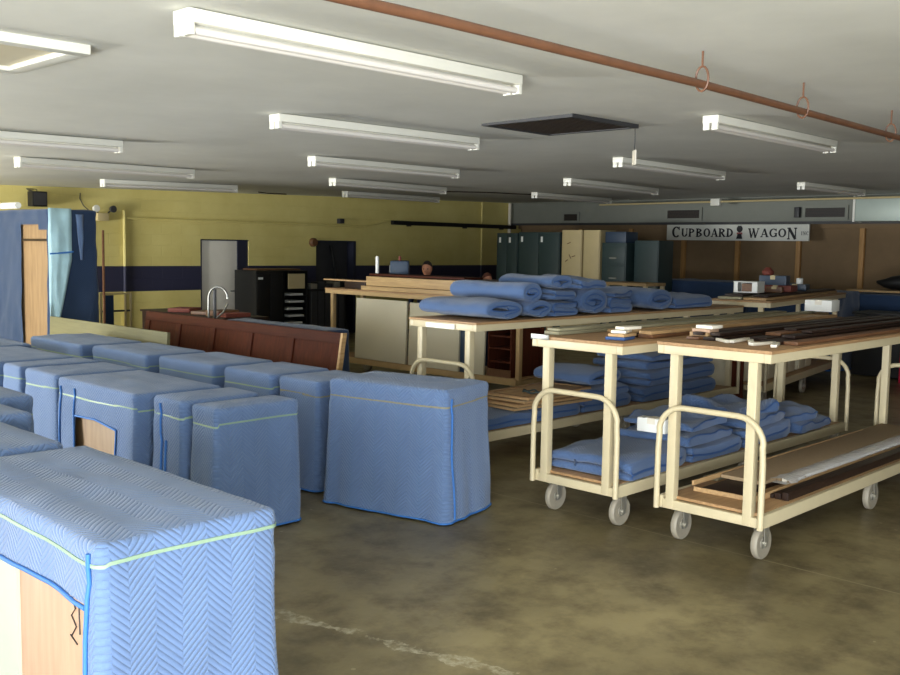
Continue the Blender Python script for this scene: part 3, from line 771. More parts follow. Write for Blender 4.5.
for k, (x0, x1, y0, y1) in enumerate([(6.2, 8.5, 2.815, 2.885), (6.3, 8.7, 2.965, 3.05)]):
    board('board', 'dark brown board lying lengthwise on the top of the front cart', 'board', g, x0, x1, y0, y1, zz+.047, zz+.063, 'darkwood')
g = 'short white moulding scraps on the front cart'
for k, (x, y, r, l) in enumerate([(5.60, 2.77, .35, .2), (5.63, 2.86, -.2, .24), (5.66, 2.96, .5, .22), (5.70, 3.06, .1, .26), (5.6, 3.12, .9, .14)]):
    board('moulding_scrap', 'short white moulding scrap on the corner of the front cart top', 'moulding', g, x-l/2, x+l/2, y-.018, y+.018, TN+.002, TN+.02, 'offwhite', rz=r)
g = 'pale wood ends stacked on the front cart'
for k in range(2):
    board('wood_block', 'pale wood block stacked near the inner edge of the front cart top', 'wood block', g, 5.7+.015*k, 5.82+.03*k, 3.27-.01*k, 3.40-.02*k, TN+.042+.0235*k, TN+.064+.0235*k, ['maple', 'offwhite'][k])
board('wood_block', 'pale wood block stacked near the inner edge of the front cart top', 'wood block', g, 5.69, 5.79, 3.28, 3.41, TN, TN+.042, 'oakboard')
# near cart, deck
z = .299
board('plank', 'long grey particle board plank on the deck of the front cart', 'plank', None, 5.95, 8.85, 3.00, 3.30, z+.03, z+.055, 'particle', rz=.012)
board('plank', 'dark walnut board lying under the plank on the front cart deck', 'plank', None, 5.62, 8.5, 2.98, 3.24, z, z+.026, 'darkwood')
board('plank', 'pale grey plank along the inner side of the front cart deck', 'plank', None, 5.95, 8.8, 3.31, 3.41, z, z+.02, 'greyboard')
g = 'dark brown moulding lengths on the front cart deck'
for k in range(3):
    board('moulding', 'dark brown moulding length along the outer edge of the front cart deck', 'moulding', g, 5.8, 8.75, 2.735+.05*k, 2.775+.05*k, z, z+.05-.012*k, 'darkwood')
for k, yy in enumerate((2.85, 3.29)):
    board('wood_strip', ['thin tan wood strip beside the wrapped mouldings on the front cart deck', 'thin tan wood strip beside the wide plank on the front cart deck'][k], 'wood strip', None, 5.62, 8.4, yy+.005, yy+.02, z+.028*(k == 1), z+.04+.02*(k == 1), 'oakboard')
board('wood_strip', 'thin tan wood strip lying crosswise at the end of the front cart deck', 'wood strip', None, 5.60, 5.615, 2.86, 3.28, z, z+.03, 'oakboard', rz=.05)
t = thing('wrapped_moulding', 'bundle of pale mouldings in crinkled clear plastic on the front cart deck', 'moulding bundle', (7.4, 2.87, z+.03))
for k in range(3):
    m = MB(); m.box(-1.25, 1.3, -.055+.038*k, -.022+.038*k, .002, .022); m.build('moulding', M['particle' if k != 1 else 'offwhite'], t, bevel=.003)
m = MB(); n = 40; vs = []
for i in range(n+1):
    x = -1.32+2.66*i/n
    for a in range(10):
        th = 2*PI*a/10; rr = 1+.25*noise.noise(Vector((x*9, a*2.1, 2)))*(2.2 if x < -1.0 else .5)
        vs.append((x, .07*math.cos(th)*rr, .016+max(-.013, .022*math.sin(th)*rr)))
m.add(vs, [(i*10+a, i*10+(a+1) % 10, i*10+10+(a+1) % 10, i*10+10+a) for i in range(n) for a in range(10)]); m.build('plastic_wrap', M['wrap'], t, smooth=25)

# middle cart, top lumber
OY = -.05
g = 'long boards on the top of the middle cart'
for k, (x0, x1, y0, y1, z0, z1, mt) in enumerate([(5.42, 8.9, 4.27, 4.40, 0, .025, 'greyboard'), (5.44, 8.95, 4.28, 4.39, .027, .045, 'greyboard'), (5.9, 8.95, 4.06, 4.2, 0, .03, 'oakboard'), (5.75, 8.9, 3.72, 3.84, 0, .025, 'brownboard'), (5.7, 8.9, 3.86, 3.99, 0, .028, 'darkwood'), (5.75, 8.8, 3.73, 3.83, .027, .05, 'oakboard'), (5.72, 8.95, 3.87, 3.98, .03, .055, 'oakboard'), (5.8, 8.7, 3.9, 3.96, .057, .075, 'greyboard')]):
    board('board', 'long board lying lengthwise on the top of the middle cart', 'board', g, x0, x1, y0, y1, TM+z0, TM+z1, mt)
g = 'pale moulding ends on the middle cart'
for k, (x, y, r, zz, mt) in enumerate([(5.55, 3.84, .2, 0, 'seam'), (5.56, 3.83, .1, .022, 'oakboard'), (5.58, 3.85, .35, .044, 'offwhite'), (5.63, 3.83, -.1, .066, 'offwhite')]):
    board('moulding_scrap', ['flat blue packet under the pale ends at the middle cart edge', 'tan wood end on the blue packet at the middle cart edge', 'white moulding end low on the heap at the middle cart edge', 'white moulding end topmost of the heap at the middle cart edge'][k], 'moulding', None, x-.1, x+.08, y-.07+.01*k, y+.07-.01*k, TM+zz, TM+zz+.02, mt, rz=r)
board('metal_bracket', 'flat steel bracket at the front corner of the middle cart top', 'bracket', None, 5.283, 5.293, 4.25, 4.41, TM-.025, TM+.012, 'steel')
OY = 0
def cardboard_box(lab, x, y, z, sx, sy, sz, mat, rz=0, name='carton', cat='carton'):
    t = thing(name, lab, cat, (x, y, z), rz)
    m = MB(); m.box(-sx/2, sx/2, -sy/2, sy/2, 0, sz); m.build('body', M[mat], t, bevel=.004)
    m = MB(); m.box(-sx/2-.002, sx/2+.002, -.03, .03, sz, sz+.003); m.box(-sx/2-.003, -sx/2, -.03, .03, sz*.6, sz+.003); m.build('packing_tape', M['beige' if mat != 'white' else 'offwhite'], t)
    return t
cardboard_box('white carton on the far end of the middle cart lumber', 8.72, 3.79, TM+.08, .22, .24, .1, 'white', .1)
cardboard_box('small white carton among the folded blankets on the middle cart deck', 5.98, 3.78, .56, .09, .22, .1, 'white', .1)

# ------------------------------------------------------------------ blankets, rolled and folded
def strip(path, thick, L, seed, amp=.012, droop=0, nseg=12):
    n = len(path); L_, R_ = [], []
    for i, (a, b) in enumerate(path):
        p0 = path[max(0, i-1)]; p1 = path[min(n-1, i+1)]; dx, dy = p1[0]-p0[0], p1[1]-p0[1]; d = math.hypot(dx, dy) or 1
        de = min(sum(math.dist(path[q], path[q+1]) for q in range(0, min(i, 12))), sum(math.dist(path[q], path[q+1]) for q in range(max(i, n-13), n-1)))
        th_ = thick*(.25+.75*math.sqrt(max(0, 1-(1-min(1, de/(thick*.5)))**2)))
        L_.append((a-dy/d*th_/2, b+dx/d*th_/2)); R_.append((a+dy/d*th_/2, b-dx/d*th_/2))
    out = L_+R_[::-1]; N = len(out); cum = [0]
    for i in range(1, N): cum.append(cum[-1]+math.hypot(out[i][0]-out[i-1][0], out[i][1]-out[i-1][1]))
    m = MB(); vs = []; cx = sum(a for a, b in path)/n; cb = sum(b for a, b in path)/n
    ys = [-L/2, -L/2+.008, -L/2+.022]+[-L/2+.022+(L-.044)*k/nseg for k in range(1, nseg)]+[L/2-.022, L/2-.008, L/2]
    off = Vector((seed*2.3, seed*1.1, seed*.7)); zmin = min(b for a, b in out)
    for j, y in enumerate(ys):
        e = {0: .90, 1: .96, 2: .99}.get(min(j, len(ys)-1-j), 1)
        for a, b in out:
            a2, b2 = cx+(a-cx)*(.5+.5*e), cb+(b-cb)*e
            q = Vector((a2*2.2, y*2.2, b2*2.2))+off
            dz = amp*noise.noise(q)+amp*.6*noise.noise(q*2.7); da = amp*noise.noise(q+Vector((9, 3, 1)))
            f = min(1, (b2-zmin)/.06)
            dd = -droop*(max(0, abs(y)/(L/2)-.55)**2)*2.2*f
            vs.append((a2+da, y+amp*.5*noise.noise(q*1.9+Vector((0, 5, 0))), zmin+max(0, (b2-zmin)+dz*f*1.4+dd)))
    fs, uv, K = [], [], len(ys)
    for j in range(K-1):
        for i in range(N):
            k = (i+1) % N
            fs.append((j*N+i, j*N+k, (j+1)*N+k, (j+1)*N+i)); c2 = cum[k] if k else cum[-1]
            uv.append(((ys[j], cum[i]), (ys[j], c2), (ys[j+1], c2), (ys[j+1], cum[i])))
    m.add(vs, fs, uv)
    for j in (0, K-1):
        cap = [(j*N+i, j*N+i+1, j*N+N-2-i, j*N+N-1-i) for i in range(n-1)]
        m.f += cap; m.uv += [None]*len(cap); m.mi += [0]*len(cap)
    return m, out, vs, N, K, n
def spiral(w, h, t, turns=None, flat=2.1):
    pts = []; th = 0.0; a, b = w/2-t/2, h/2-t/2
    while True:
        k = t*1.06*max(0, th-PI)/(2*PI); aa, bb = a-k, b-k
        if bb < t*.35 or aa < t*.35: break
        c, s = math.cos(th-PI/2), math.sin(th-PI/2); f = (abs(c)**flat+abs(s)**flat)**(-1/flat)
        pts.append((aa*c*f, bb*s*f+h/2)); th += .28
    return pts
def folds(w, n, t):
    pts = []; g = t*1.06
    for k in range(n):
        z = t/2+k*g; xs = [-w/2+t*.1, -w/2+t*.2, -w/2+t*.35]+[-w/2+t*.55+(w-t*1.1)*i/9 for i in range(10)]+[w/2-t*.35, w/2-t*.2, w/2-t*.1]
        if n > 1:
            if k > 0: xs = xs[:-3] if k % 2 else xs[3:]
            if k < n-1: xs = xs[3:] if k % 2 else xs[:-3]
        if k % 2: xs = xs[::-1]
        pts += [(x, z) for x in xs]
        if k < n-1:
            cx = xs[-1]; s = 1 if cx > 0 else -1
            pts += [(cx+s*g/2*math.cos(a), z+g/2+g/2*math.sin(a)) for a in (-PI/4, 0, PI/4)]
    return pts
GB = {}
def blanket_bundle(name, lab, path, t, L, loc, rz, seed, amp=.012, droop=0, grp=None, tip=(0, 0), mat='blanket_fold', straps=()):
    th = thing(name, lab, 'blanket', loc, rz, grp)
    th.rotation_euler = (tip[0], tip[1], rz)
    m, out, vs, N, K, n = strip(path, t*.97, L, seed, amp, droop)
    m.build('quilt', M[mat], th, smooth=55)
    # bright edging round the outside at each end
    for j in (0, K-1):
        ring = [Vector(vs[j*N+i]) for i in range(0, n, 1)]
        m = MB(); m.tube(ring, .006, 5); m.build('binding', M['seam'], th, smooth=80)
    for s_ in straps:
        j = max(1, min(K-2, int(K*s_)))
        ring = [Vector(vs[j*N+i]) for i in range(n if name != 'rolled_blanket' else min(n, 23))]
        m = MB(); m.tube(ring, .009, 5); m.build('edge_seam', M['blanket_dark'], th, smooth=80)
    return th
def roll(lab, w, h, L, loc, rz, seed, t=.045, grp=None, droop=0, straps=(.3,), **kw): return blanket_bundle('rolled_blanket', lab, spiral(w, h, t), t, L, loc, rz, seed, grp=grp, droop=droop, straps=straps, **kw)
def fold(lab, w, n, t, L, loc, rz, seed, grp=None, droop=.02, amp=.014, straps=(), **kw): return blanket_bundle('folded_blanket', lab, folds(w, n, t), t, L, loc, rz, seed, amp, droop, grp, straps=straps, **kw)

Z3 = 1.24
# top of the blanket-roll cart (bundles lie across it; local y is the roll axis)
roll('flat rolled blue blanket lying at the very end of the roll cart top', .50, .17, .80, (6.24, 5.85, Z3), .03, 31, grp='blankets on the roll cart top', straps=(.55, .75))
roll('rolled blue blanket low on the roll cart top, second from the end', .36, .15, .78, (6.74, 5.85, Z3), -.02, 32, grp='blankets on the roll cart top')
roll('round rolled blue blanket resting on the two end rolls of the roll cart', .29, .185, .86, (6.62, 5.90, Z3+.128), .04, 33, grp='blankets on the roll cart top', straps=(.3, .4))
fold('folded blue blanket low in the stack under the topmost roll', .36, 3, .045, .74, (7.13, 5.85, Z3), .0, 34, grp='blankets on the roll cart top')
fold('folded blue blanket in the middle of the stack under the topmost roll', .33, 2, .045, .72, (7.12, 5.85, Z3+.15), .03, 35, grp='blankets on the roll cart top')
roll('topmost flattened blue roll crowning the stack on the roll cart', .34, .125, .62, (7.06, 5.80, Z3+.245), .02, 36, grp='blankets on the roll cart top', straps=(.45,))
roll('fat blue roll standing tall beside the crowned stack on the roll cart', .42, .25, .70, (7.56, 5.82, Z3), -.03, 37, grp='blankets on the roll cart top', t=.05)
fold('rumpled blue blanket draped over the fat roll on the roll cart', .46, 2, .05, .72, (7.52, 5.84, Z3+.243), .06, 38, amp=.03, droop=.05, grp='blankets on the roll cart top')
fold('low folded blue blanket beyond the fat roll on the roll cart', .38, 3, .045, .70, (8.0, 5.83, Z3), .02, 39, amp=.02, grp='blankets on the roll cart top')
fold('creased blue blanket lying across the low folds beyond the fat roll', .40, 1, .05, .66, (8.05, 5.84, Z3+.15), .1, 40, amp=.03, grp='blankets on the roll cart top')
roll('smooth blue roll with round open end past the creased folds', .46, .215, .72, (8.68, 5.82, Z3), .0, 43, grp='blankets on the roll cart top', t=.05)
fold('flat blue blanket last on the roll cart top toward the far wall', .80, 2, .065, .66, (9.42, 5.84, Z3), .0, 44, grp='blankets on the roll cart top', amp=.02, droop=.05)
# deck of the roll cart
ZD = .30
for k, (x, w_) in enumerate([(6.36, .72), (7.07, .66)]):
    fold(['flat folded blue blanket under the stack of cabinet doors on the roll cart deck', 'flat folded blue blanket between cabinet doors and tall stack on roll cart deck'][k], w_, 2, .06, .70, (x, 5.84, ZD), 0, 50+k, grp='blankets on the roll cart deck', droop=.03)
st = [(8.25, .80, 3, .055, 'bottom'), (8.25, .78, 2, .055, 'second'), (8.28, .74, 2, .055, 'third')]
fold('bulging blue blanket at the near foot of the tall stack on the roll cart deck', .8, 3, .07, .66, (7.85, 5.83, ZD), .0, 55, grp='blankets on the roll cart deck', amp=.022)
roll('plump blue roll on the near foot of the tall stack on the roll cart deck', .62, .17, .66, (7.82, 5.85, ZD+.225), .05, 56, grp='blankets on the roll cart deck', t=.05)
zz = ZD
for k, (n_, lab) in enumerate([(2, 'lowest'), (2, 'second lowest'), (1, 'third from the deck'), (1, 'topmost')]):
    w_ = 1.46-.05*k
    fold('wide folded blue blanket, %s in the tall roll cart deck stack' % lab, w_, n_, .075, .68, (9.16+.03*(k % 2), 5.82, zz), (-.02, .03, -.02, .03)[k], 60+k, grp='blankets on the roll cart deck', amp=.022, droop=.02); zz += n_*.0765+.012
# cabinet doors laid on those blankets
g = 'cabinet doors stacked on the roll cart deck'
for k in range(4):
    t = thing('loose_cupboard_door', 'tan cabinet door lying in the flat pile on the roll cart deck', 'cabinet door', (7.0+.05*k-.02*(k % 2), 5.72+.02*k, ZD+.13+.027*k), .05*(k-1.5), g)
    m = MB(); m.box(-.52, .52, -.26, .26, 0, .016); m.build('panel', M['oakboard'], t, bevel=.002)
    m = MB()
    for a in ((-.52, .52, -.26, -.2), (-.52, .52, .2, .26), (-.52, -.46, -.2, .2), (.46, .52, -.2, .2)): m.box(*a, .016, .024)
    m.build('frame', M['wood_top' if k % 2 else 'particle'], t, bevel=.002)
m = MB(); m.tube([(6.9+.06*math.cos(a)*(1+.2*math.sin(3*a)), 5.66+.1*math.sin(a), ZD+.245+.008*math.sin(5*a)) for a in [2*PI*i/24 for i in range(24)]], .009, 6, closed=True)
tag(m.build('cord_loop', M['dgreen']), 'loop of dark green cord on the pile of cabinet doors', 'cord')

# deck of the middle cart
g = 'blankets on the middle cart deck'
fold('puffy folded blue blanket first on the middle cart deck behind the handle', .78, 2, .07, .68, (5.83, 3.98, ZD), .04, 70, grp=g, amp=.02, droop=.05, straps=(.62,))
fold('thin folded blue blanket second on the middle cart deck', .72, 2, .06, .66, (6.66, 3.97, ZD), -.03, 71, grp=g, amp=.018)
fold('folded blue blanket on the thin second one of the middle cart deck', .74, 1, .085, .64, (6.55, 3.97, ZD+.13), .05, 72, grp=g, amp=.035, droop=.04)
fold('creased blue blanket on top of the small stack by the white carton', .60, 1, .07, .60, (6.62, 4.0, ZD+.22), .09, 73, grp=g, amp=.045, droop=.05)
fold('folded blue blanket under the rumpled heap on the middle cart deck', .80, 2, .065, .66, (7.48, 3.97, ZD), .0, 74, grp=g, amp=.035)
fold('rumpled blue blanket lying low in the heap on the middle cart deck', .80, 1, .09, .62, (7.5, 3.98, ZD+.14), .1, 75, grp=g, amp=.05, droop=.05)
fold('crumpled blue blanket crowning the heap on the middle cart deck', .62, 1, .09, .56, (7.46, 4.0, ZD+.235), -.2, 76, grp=g, amp=.065, droop=.08)
fold('loose blue blanket at the far slope of the heap on the middle cart deck', .78, 1, .09, .64, (8.36, 3.97, ZD), .08, 77, grp=g, amp=.05, droop=.05)
fold('flat blue blanket over the far slope of the heap on the middle cart', .6, 1, .08, .58, (8.2, 3.97, ZD+.095), -.1, 78, grp=g, amp=.05, droop=.05)

# ------------------------------------------------------------------ far cart in line: lumber and boxes
before = set(bpy.data.objects)
g = 'long boards on the far cart top'
for k, (x0, x1, y0, y1, z0, z1, mt) in enumerate([(10.75, 14.1, 5.36, 5.62, 0, .03, 'oakboard'), (10.8, 14.0, 5.66, 5.95, 0, .03, 'greyboard'), (10.9, 14.1, 5.38, 5.56, .032, .055, 'darkwood'), (10.9, 13.8, 5.68, 5.9, .032, .06, 'darkwood')]):
    board('board', 'long board lying on the top of the far cart', 'board', g, x0, x1, y0, y1, TF+z0, TF+z1, mt)
zt = TF+.062
t = thing('open_carton', 'small white open carton on the far cart lumber', 'carton', (11.5, 5.80, zt))
m = MB(); m.box(-.14, .14, -.15, .15, 0, .012); m.box(-.14, -.13, -.15, -.08, .012, .13); m.box(-.14, -.13, .1, .15, .012, .13); m.box(.13, .14, -.15, .15, .012, .13); m.box(-.14, .14, .14, .15, .012, .13); m.box(-.14, .14, -.15, -.14, .012, .13); m.box(-.16, .14, -.15, .15, .13, .138)
m.build('body', M['white'], t)
m = MB(); m.box(-.1, .1, -.09, .06, .013, .11); m.build('contents', M['brownboard'], t)
cardboard_box('grey blue carton on the far cart lumber, lying on red brown tool boxes', 12.15, 5.68, zt+.085, .28, .34, .12, 'dblue', .1)
cardboard_box('low red brown tool box under the grey blue carton', 12.2, 5.64, zt, .36, .4, .082, 'rust', .05)
cardboard_box('tan carton beside the red brown tool box on the far cart', 11.83, 5.58, zt, .1, .2, .07, 'brownboard', .1)
cardboard_box('dark teal case at the far end of the far cart lumber', 12.95, 5.62, zt, .3, .3, .08, 'dblue', .1)
m = MB(); m.lathe([(.06, 0), (.075, .02), (.075, .05), (.03, .1), (.005, .1)], 14, 'Z', (12.08, 5.75, zt+.21)); tag(m.build('work_light', M['rust']), 'small red brown work light on the grey blue carton', 'work light')
m = MB(); m.lathe([(.045, 0), (.045, .07), (.04, .075), (.0, .075)], 12, 'Z', (12.95, 5.58, zt+.085)); tag(m.build('paint_can', M['white']), 'small white can on the dark teal case of the far cart', 'can')
# its deck: cream cabinets
for k, (x, lab) in enumerate([(11.2, 'cream cabinet carcass on the far cart deck nearest the roll cart'), (12.05, 'cream cabinet carcass in the middle of the far cart deck'), (12.85, 'cream cabinet carcass on the far cart deck toward the far wall')]):
    t = thing('cabinet_carcass', lab, 'cabinet', (x, 5.68, ZD))
    hh = .52
    m = MB()
    m.box(-.32, -.30, -.24, .26, 0, hh); m.box(.30, .32, -.24, .26, 0, hh); m.box(-.3, .3, -.24, .26, 0, .02); m.box(-.3, .3, -.24, .26, hh-.02, hh); m.box(-.3, .3, .24, .26, .02, hh-.02)
    m.build('body', M['panelwhite'], t, bevel=.003)
    m = MB(); m.box(-.3, -.01, -.255, -.24, .02, hh-.02); m.build('door', M['panelwhite'], t, bevel=.004)
    m = MB(); m.box(.01, .3, -.255, -.24, .02, hh-.02); m.build('door', M['panelwhite'], t, bevel=.004)
rotf = Matrix.Translation((10.76, 5.30, 0)) @ Matrix.Rotation(.165, 4, 'Z') @ Matrix.Translation((-10.72, -5.30, 0))
for o in [q for q in bpy.data.objects if q not in before and q.parent is None]:          # the cart stands slightly askew, with all it carries
    o.location = rotf @ o.location; o.rotation_euler.z += .165
board('cream_board', 'tall cream panel standing upright on the floor between the roll cart and far cart', 'panel', None, 10.44, 10.48, 5.62, 5.97, 0, .9, 'panelwhite')
board('board', 'red brown board standing upright beside the tall cream panel', 'board', None, 10.44, 10.48, 5.44, 5.59, 0, .95, 'redwood')

# ------------------------------------------------------------------ crosswise cart: panels, cabinet, lumber
for k, (y0, y1, z1, lab) in enumerate([(9.385, 10.41, 1.13, 'large square cream panel standing on the crosswise cart'), (8.42, 9.33, 1.12, 'cream panel standing beside the largest square one on the crosswise cart'), (7.99, 8.31, 1.10, 'narrow cream panel between the blue board and the red wood cabinet')]):
    board('cream_board', lab, 'panel', None, 8.80, 8.83, y0, y1, .30, z1, 'panelwhite', ry=.03)
board('blue_board', 'narrow blue board upright between two cream panels on the crosswise cart', 'board', None, 8.81, 8.835, 8.325, 8.405, .30, 1.08, 'dblue')
t = thing('wooden_cabinet', 'dark red wood cabinet with shelves standing at the end of the crosswise cart', 'cabinet', (9.12, 7.78, ZD))
m = MB(); hh = .72
m.box(-.28, .28, -.19, -.17, 0, hh); m.box(-.28, .28, .17, .19, 0, hh); m.box(.26, .28, -.17, .17, 0, hh); m.box(-.28, .26, -.17, .17, 0, .02); m.box(-.28, .26, -.17, .17, hh-.02, hh)
m.build('body', M['redwood'], t, bevel=.003)
for z_ in (.17, .33, .48, .6):
    m = MB(); m.box(-.27, .26, -.17, .17, z_, z_+.018); m.build('shelf', M['redwood'], t)
m = MB(); m.box(-.29, -.28, -.19, .19, 0, .09); m.build('base_rail', M['brownboard'], t)
board('red_board', 'dark red wood panel leaning inside the end of the crosswise cart', 'panel', None, 9.38, 9.42, 7.56, 7.98, ZD, .9, 'redwood')
g = 'lumber on the crosswise cart top'
for k, (x0, x1, y0, y1, z0, z1, mt) in enumerate([(8.80, 8.98, 8.3, 10.3, 0, .055, 'wood_y'), (9.02, 9.22, 7.7, 10.4, 0, .05, 'wood_y'), (9.25, 9.5, 7.6, 10.6, 0, .06, 'wood_y'), (8.85, 9.1, 8.0, 10.25, .06, .185, 'wood_y'), (9.12, 9.45, 7.7, 10.2, .062, .195, 'darkwood'), (8.86, 9.2, 8.4, 10.2, .198, .225, 'redwood_y')]):
    board('board', 'board lying lengthwise in the pile on the crosswise cart top', 'board', g, x0, x1, y0, y1, TM+z0, TM+z1, mt)
board('board', 'thin board overhanging the end of the crosswise cart pile toward the dark doorway', 'board', None, 8.9, 9.05, 10.27, 11.25, TM+.10, TM+.12, 'oakboard')
board('board', 'short dark block propping the overhanging board on the crosswise cart', 'board', None, 8.88, 9.1, 10.3, 10.75, TM, TM+.098, 'darkwood')
m = MB(); m.lathe([(.02, 0), (.024, .01), (.024, .22), (.02, .235), (.0, .235)], 14, 'Z', (8.98, 10.17, TM+.226)); tag(m.build('glue_bottle', M['white']), 'white upright tube standing on the crosswise cart lumber', 'tube')
t = thing('drill_case', 'dark blue drill case with pale label on the crosswise cart lumber', 'case', (9.32, 10.08, TM+.196), -.78)
t.scale = (1.3, 1.3, 1.3)
m = MB(); m.box(-.1, .1, -.15, .15, 0, .16); m.build('case_body', M['dblue'], t, bevel=.02)
m = MB(); m.tube([(0, -.07, .15), (0, -.07, .2), (0, .07, .2), (0, .07, .15)], .014, 8); m.build('handle', M['rust'], t)
m = MB(); m.box(-.108, -.1, -.12, .0, .03, .11); m.build('label_card', M['inkgrey'], t)

# chrome hand truck seen through the carts
def hand_truck(lab, x, y, rz, mat='steel'):
    t = thing('hand_truck', lab, 'hand truck', (x, y, 0), rz)
    m = MB(); pts = [(0, -.09, .06), (.03, -.09, 1.0), (.05, -.05, 1.1), (.05, .05, 1.1), (.03, .09, 1.0), (0, .09, .06)]; m.tube(pts, .014, 8); m.build('frame', M[mat], t, smooth=70)
    for z_ in (.22, .5, .8):
        m = MB(); m.tube([(.012, -.09, z_), (.012, .09, z_)], .01, 8); m.build('crossbar', M[mat], t)
    m = MB(); m.box(-.2, .02, -.15, .15, .006, .018); m.build('toe_plate', M[mat], t)
    for s in (-1, 1):
        m = MB(); m.lathe([(.02, -.02), (.07, -.02), (.075, 0), (.07, .02), (.02, .02)], 16, 'Y', (.08, s*.13, .075)); m.build('wheel', M['black'], t)
    m = MB(); m.tube([(.08, -.15, .075), (.08, .15, .075)], .008, 8); m.build('axle', M[mat], t)
    return t
hand_truck('slim steel hand truck standing upright behind the middle cart', 10.35, 7.3, 2.3)

# ------------------------------------------------------------------ objects between the rows and the yellow wall
board('countertop', 'long grey green countertop slab standing on edge behind the rearmost wrapped row', 'countertop', None, 5.13, 5.165, 9.06, 11.85, 0.0, .93, 'dullboard', ry=.03)
t = thing('panelled_wainscot', 'long dark red brown panelled wainscot leaning behind the wrapped cabinets', 'wainscot', (5.62, 8.83, 0))
sl = .16
def lean(x, z): return x+z*sl
def lb(m, x0, x1, y0, y1, z0, z1):
    vs = [(lean(x, z), y, z) for x in (x0, x1) for y in (y0, y1) for z in (z0, z1)]
    m.add(vs, [(0,1,3,2),(4,6,7,5),(0,4,5,1),(2,3,7,6),(0,2,6,4),(1,5,7,3)])
m = MB(); lb(m, 0, .02, -1.8, 1.8, 0, 1.04); m.build('panel', M['redwood'], t)
m = MB(); lb(m, -.02, .0, -1.8, 1.8, .94, 1.04); lb(m, -.02, .0, -1.8, 1.8, 0, .14); m.build('rail', M['redwood_y'], t, bevel=.003)
for k in range(6):
    y = -1.8+3.5*k/5; m = MB(); lb(m, -.018, .0, y, y+.1, .14, .94); m.build('stile', M['redwood'], t, bevel=.003)
m = MB(); lb(m, -.02, .03, -1.83, -1.8, 0, 1.04); m.build('end_trim', M['ply'], t)
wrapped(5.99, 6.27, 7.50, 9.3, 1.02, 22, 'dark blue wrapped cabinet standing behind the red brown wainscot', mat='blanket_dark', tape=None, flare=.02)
t = thing('dark_cabinet', 'low dark brown cabinet lying behind the end of the wainscot', 'cabinet', (6.75, 11.0, 0))
m = MB(); m.box(-.25, .35, -.9, 1.1, 0, .93); m.build('body', M['darkwood'], t, bevel=.01)
m = MB(); m.box(-.27, .37, -.92, 1.12, .93, .955); m.build('top', M['darkwood'], t, bevel=.004)
for y in (-.5, .2):
    m = MB(); m.box(-.265, -.25, y-.3, y+.3, .08, .88); d = m.build('door', M['darkwood'], t, bevel=.006)
    m = MB(); m.lathe([(.0, 0), (.012, -.005), (.016, -.025), (.0, -.03)], 8, 'X', (-.265, y+.22, .75)); m.build('knob', M['steel'], d)
for k, (y, w_, h_, mt) in enumerate([(10.25, .2, .05, 'rust'), (10.5, .22, .07, 'brownboard'), (10.85, .25, .04, 'brownboard'), (11.4, .3, .05, 'rust')]):
    board('offcut', ['red brown offcut nearest the wainscot on the low dark cabinet', 'thick brown offcut beside the bent steel tube on the low dark cabinet', 'flat brown offcut behind the bent tube on the low dark cabinet', 'red brown offcut far along the low dark cabinet'][k], 'wood block', None, 6.55, 6.9, y-w_/2, y+w_/2, .957, .957+h_, mt, rz=.2*k)
t = thing('bent_tube_stand', 'grey bent steel tube stand rising before the white door', 'stand', (6.36, 10.06, 0), .6)
m = MB(); m.tube([(0, .1, .02), (0, .1, 1.2)]+[(0, -.02+.12*math.cos(a*PI/10), 1.2+.14*math.sin(a*PI/10)) for a in range(1, 10)]+[(0, -.14, 1.2)], .014, 8); m.build('hoop', M['steel'], t, smooth=70)
m = MB(); m.tube([(0.02, .03, .02), (.02, .03, 1.31)], .02, 8); m.build('post', M['dgrey'], t)
m = MB(); m.tube([(0, -.14, 1.14), (0.01, -.08, 1.04), (.02, .02, .96)], .011, 8); m.build('brace', M['steel'], t)
m = MB(); m.box(-.12, .12, -.15, .2, 0, .02); m.build('base_plate', M['dgrey'], t)
# trolley by the wall
t = thing('tube_trolley', 'slim tubular trolley with hanging blue sheet against the yellow wall', 'trolley', (7.2, 14.3, 0))
for x in (-.2, .2, .29):
    m = MB(); m.tube([(x, 0, .05), (x, 0, 1.06)], .02, 8); m.build('upright', M['beige'], t)
for z_ in (.16, .78, 1.05):
    m = MB(); m.tube([(-.2, 0, z_), (.29, 0, z_)], .015, 8); m.build('crossbar', M['dgrey' if z_ < 1 else 'beige'], t)
m = MB(); m.box(-.15, -.02, -.06, -.03, .1, 1.03); m.build('sheet', M['blanket_dark'], t)
for x in (-.2, .2):
    m = MB(); m.box(x-.03, x+.03, -.25, .25, .03, .06); m.build('foot', M['dgrey'], t)
# black units by the yellow wall
t = thing('black_cabinet', 'tall black cabinet with a small white tag by the yellow wall', 'cabinet', (10.70, 15.45, 0))
m = MB(); m.box(-.32, .28, -.35, .35, 0, 1.36); m.build('body', M['black'], t, bevel=.012)
m = MB(); m.box(-.31, -.03, -.365, -.35, .1, 1.3); m.build('door', M['black'], t, bevel=.006)
m = MB(); m.box(-.01, .27, -.365, -.35, .1, 1.3); m.build('door', M['black'], t, bevel=.006)
m = MB(); m.box(-.28, -.18, -.372, -.365, 1.2, 1.24); m.build('tag', M['white'], t)
t = thing('paper_sorter', 'black sorter rack with trays of white paper and a cream sheet', 'rack', (11.28, 15.4, 0))
m = MB(); m.box(-.28, -.26, -.3, .3, 0, 1.36); m.box(.26, .28, -.3, .3, 0, 1.36); m.box(-.26, .26, .28, .3, 0, 1.36); m.box(-.26, .26, -.3, .28, 1.34, 1.36); m.build('body', M['black'], t)
m = MB(); m.box(-.19, .19, -.33, -.31, 1.02, 1.30); m.build('notice', M['beige'], t)
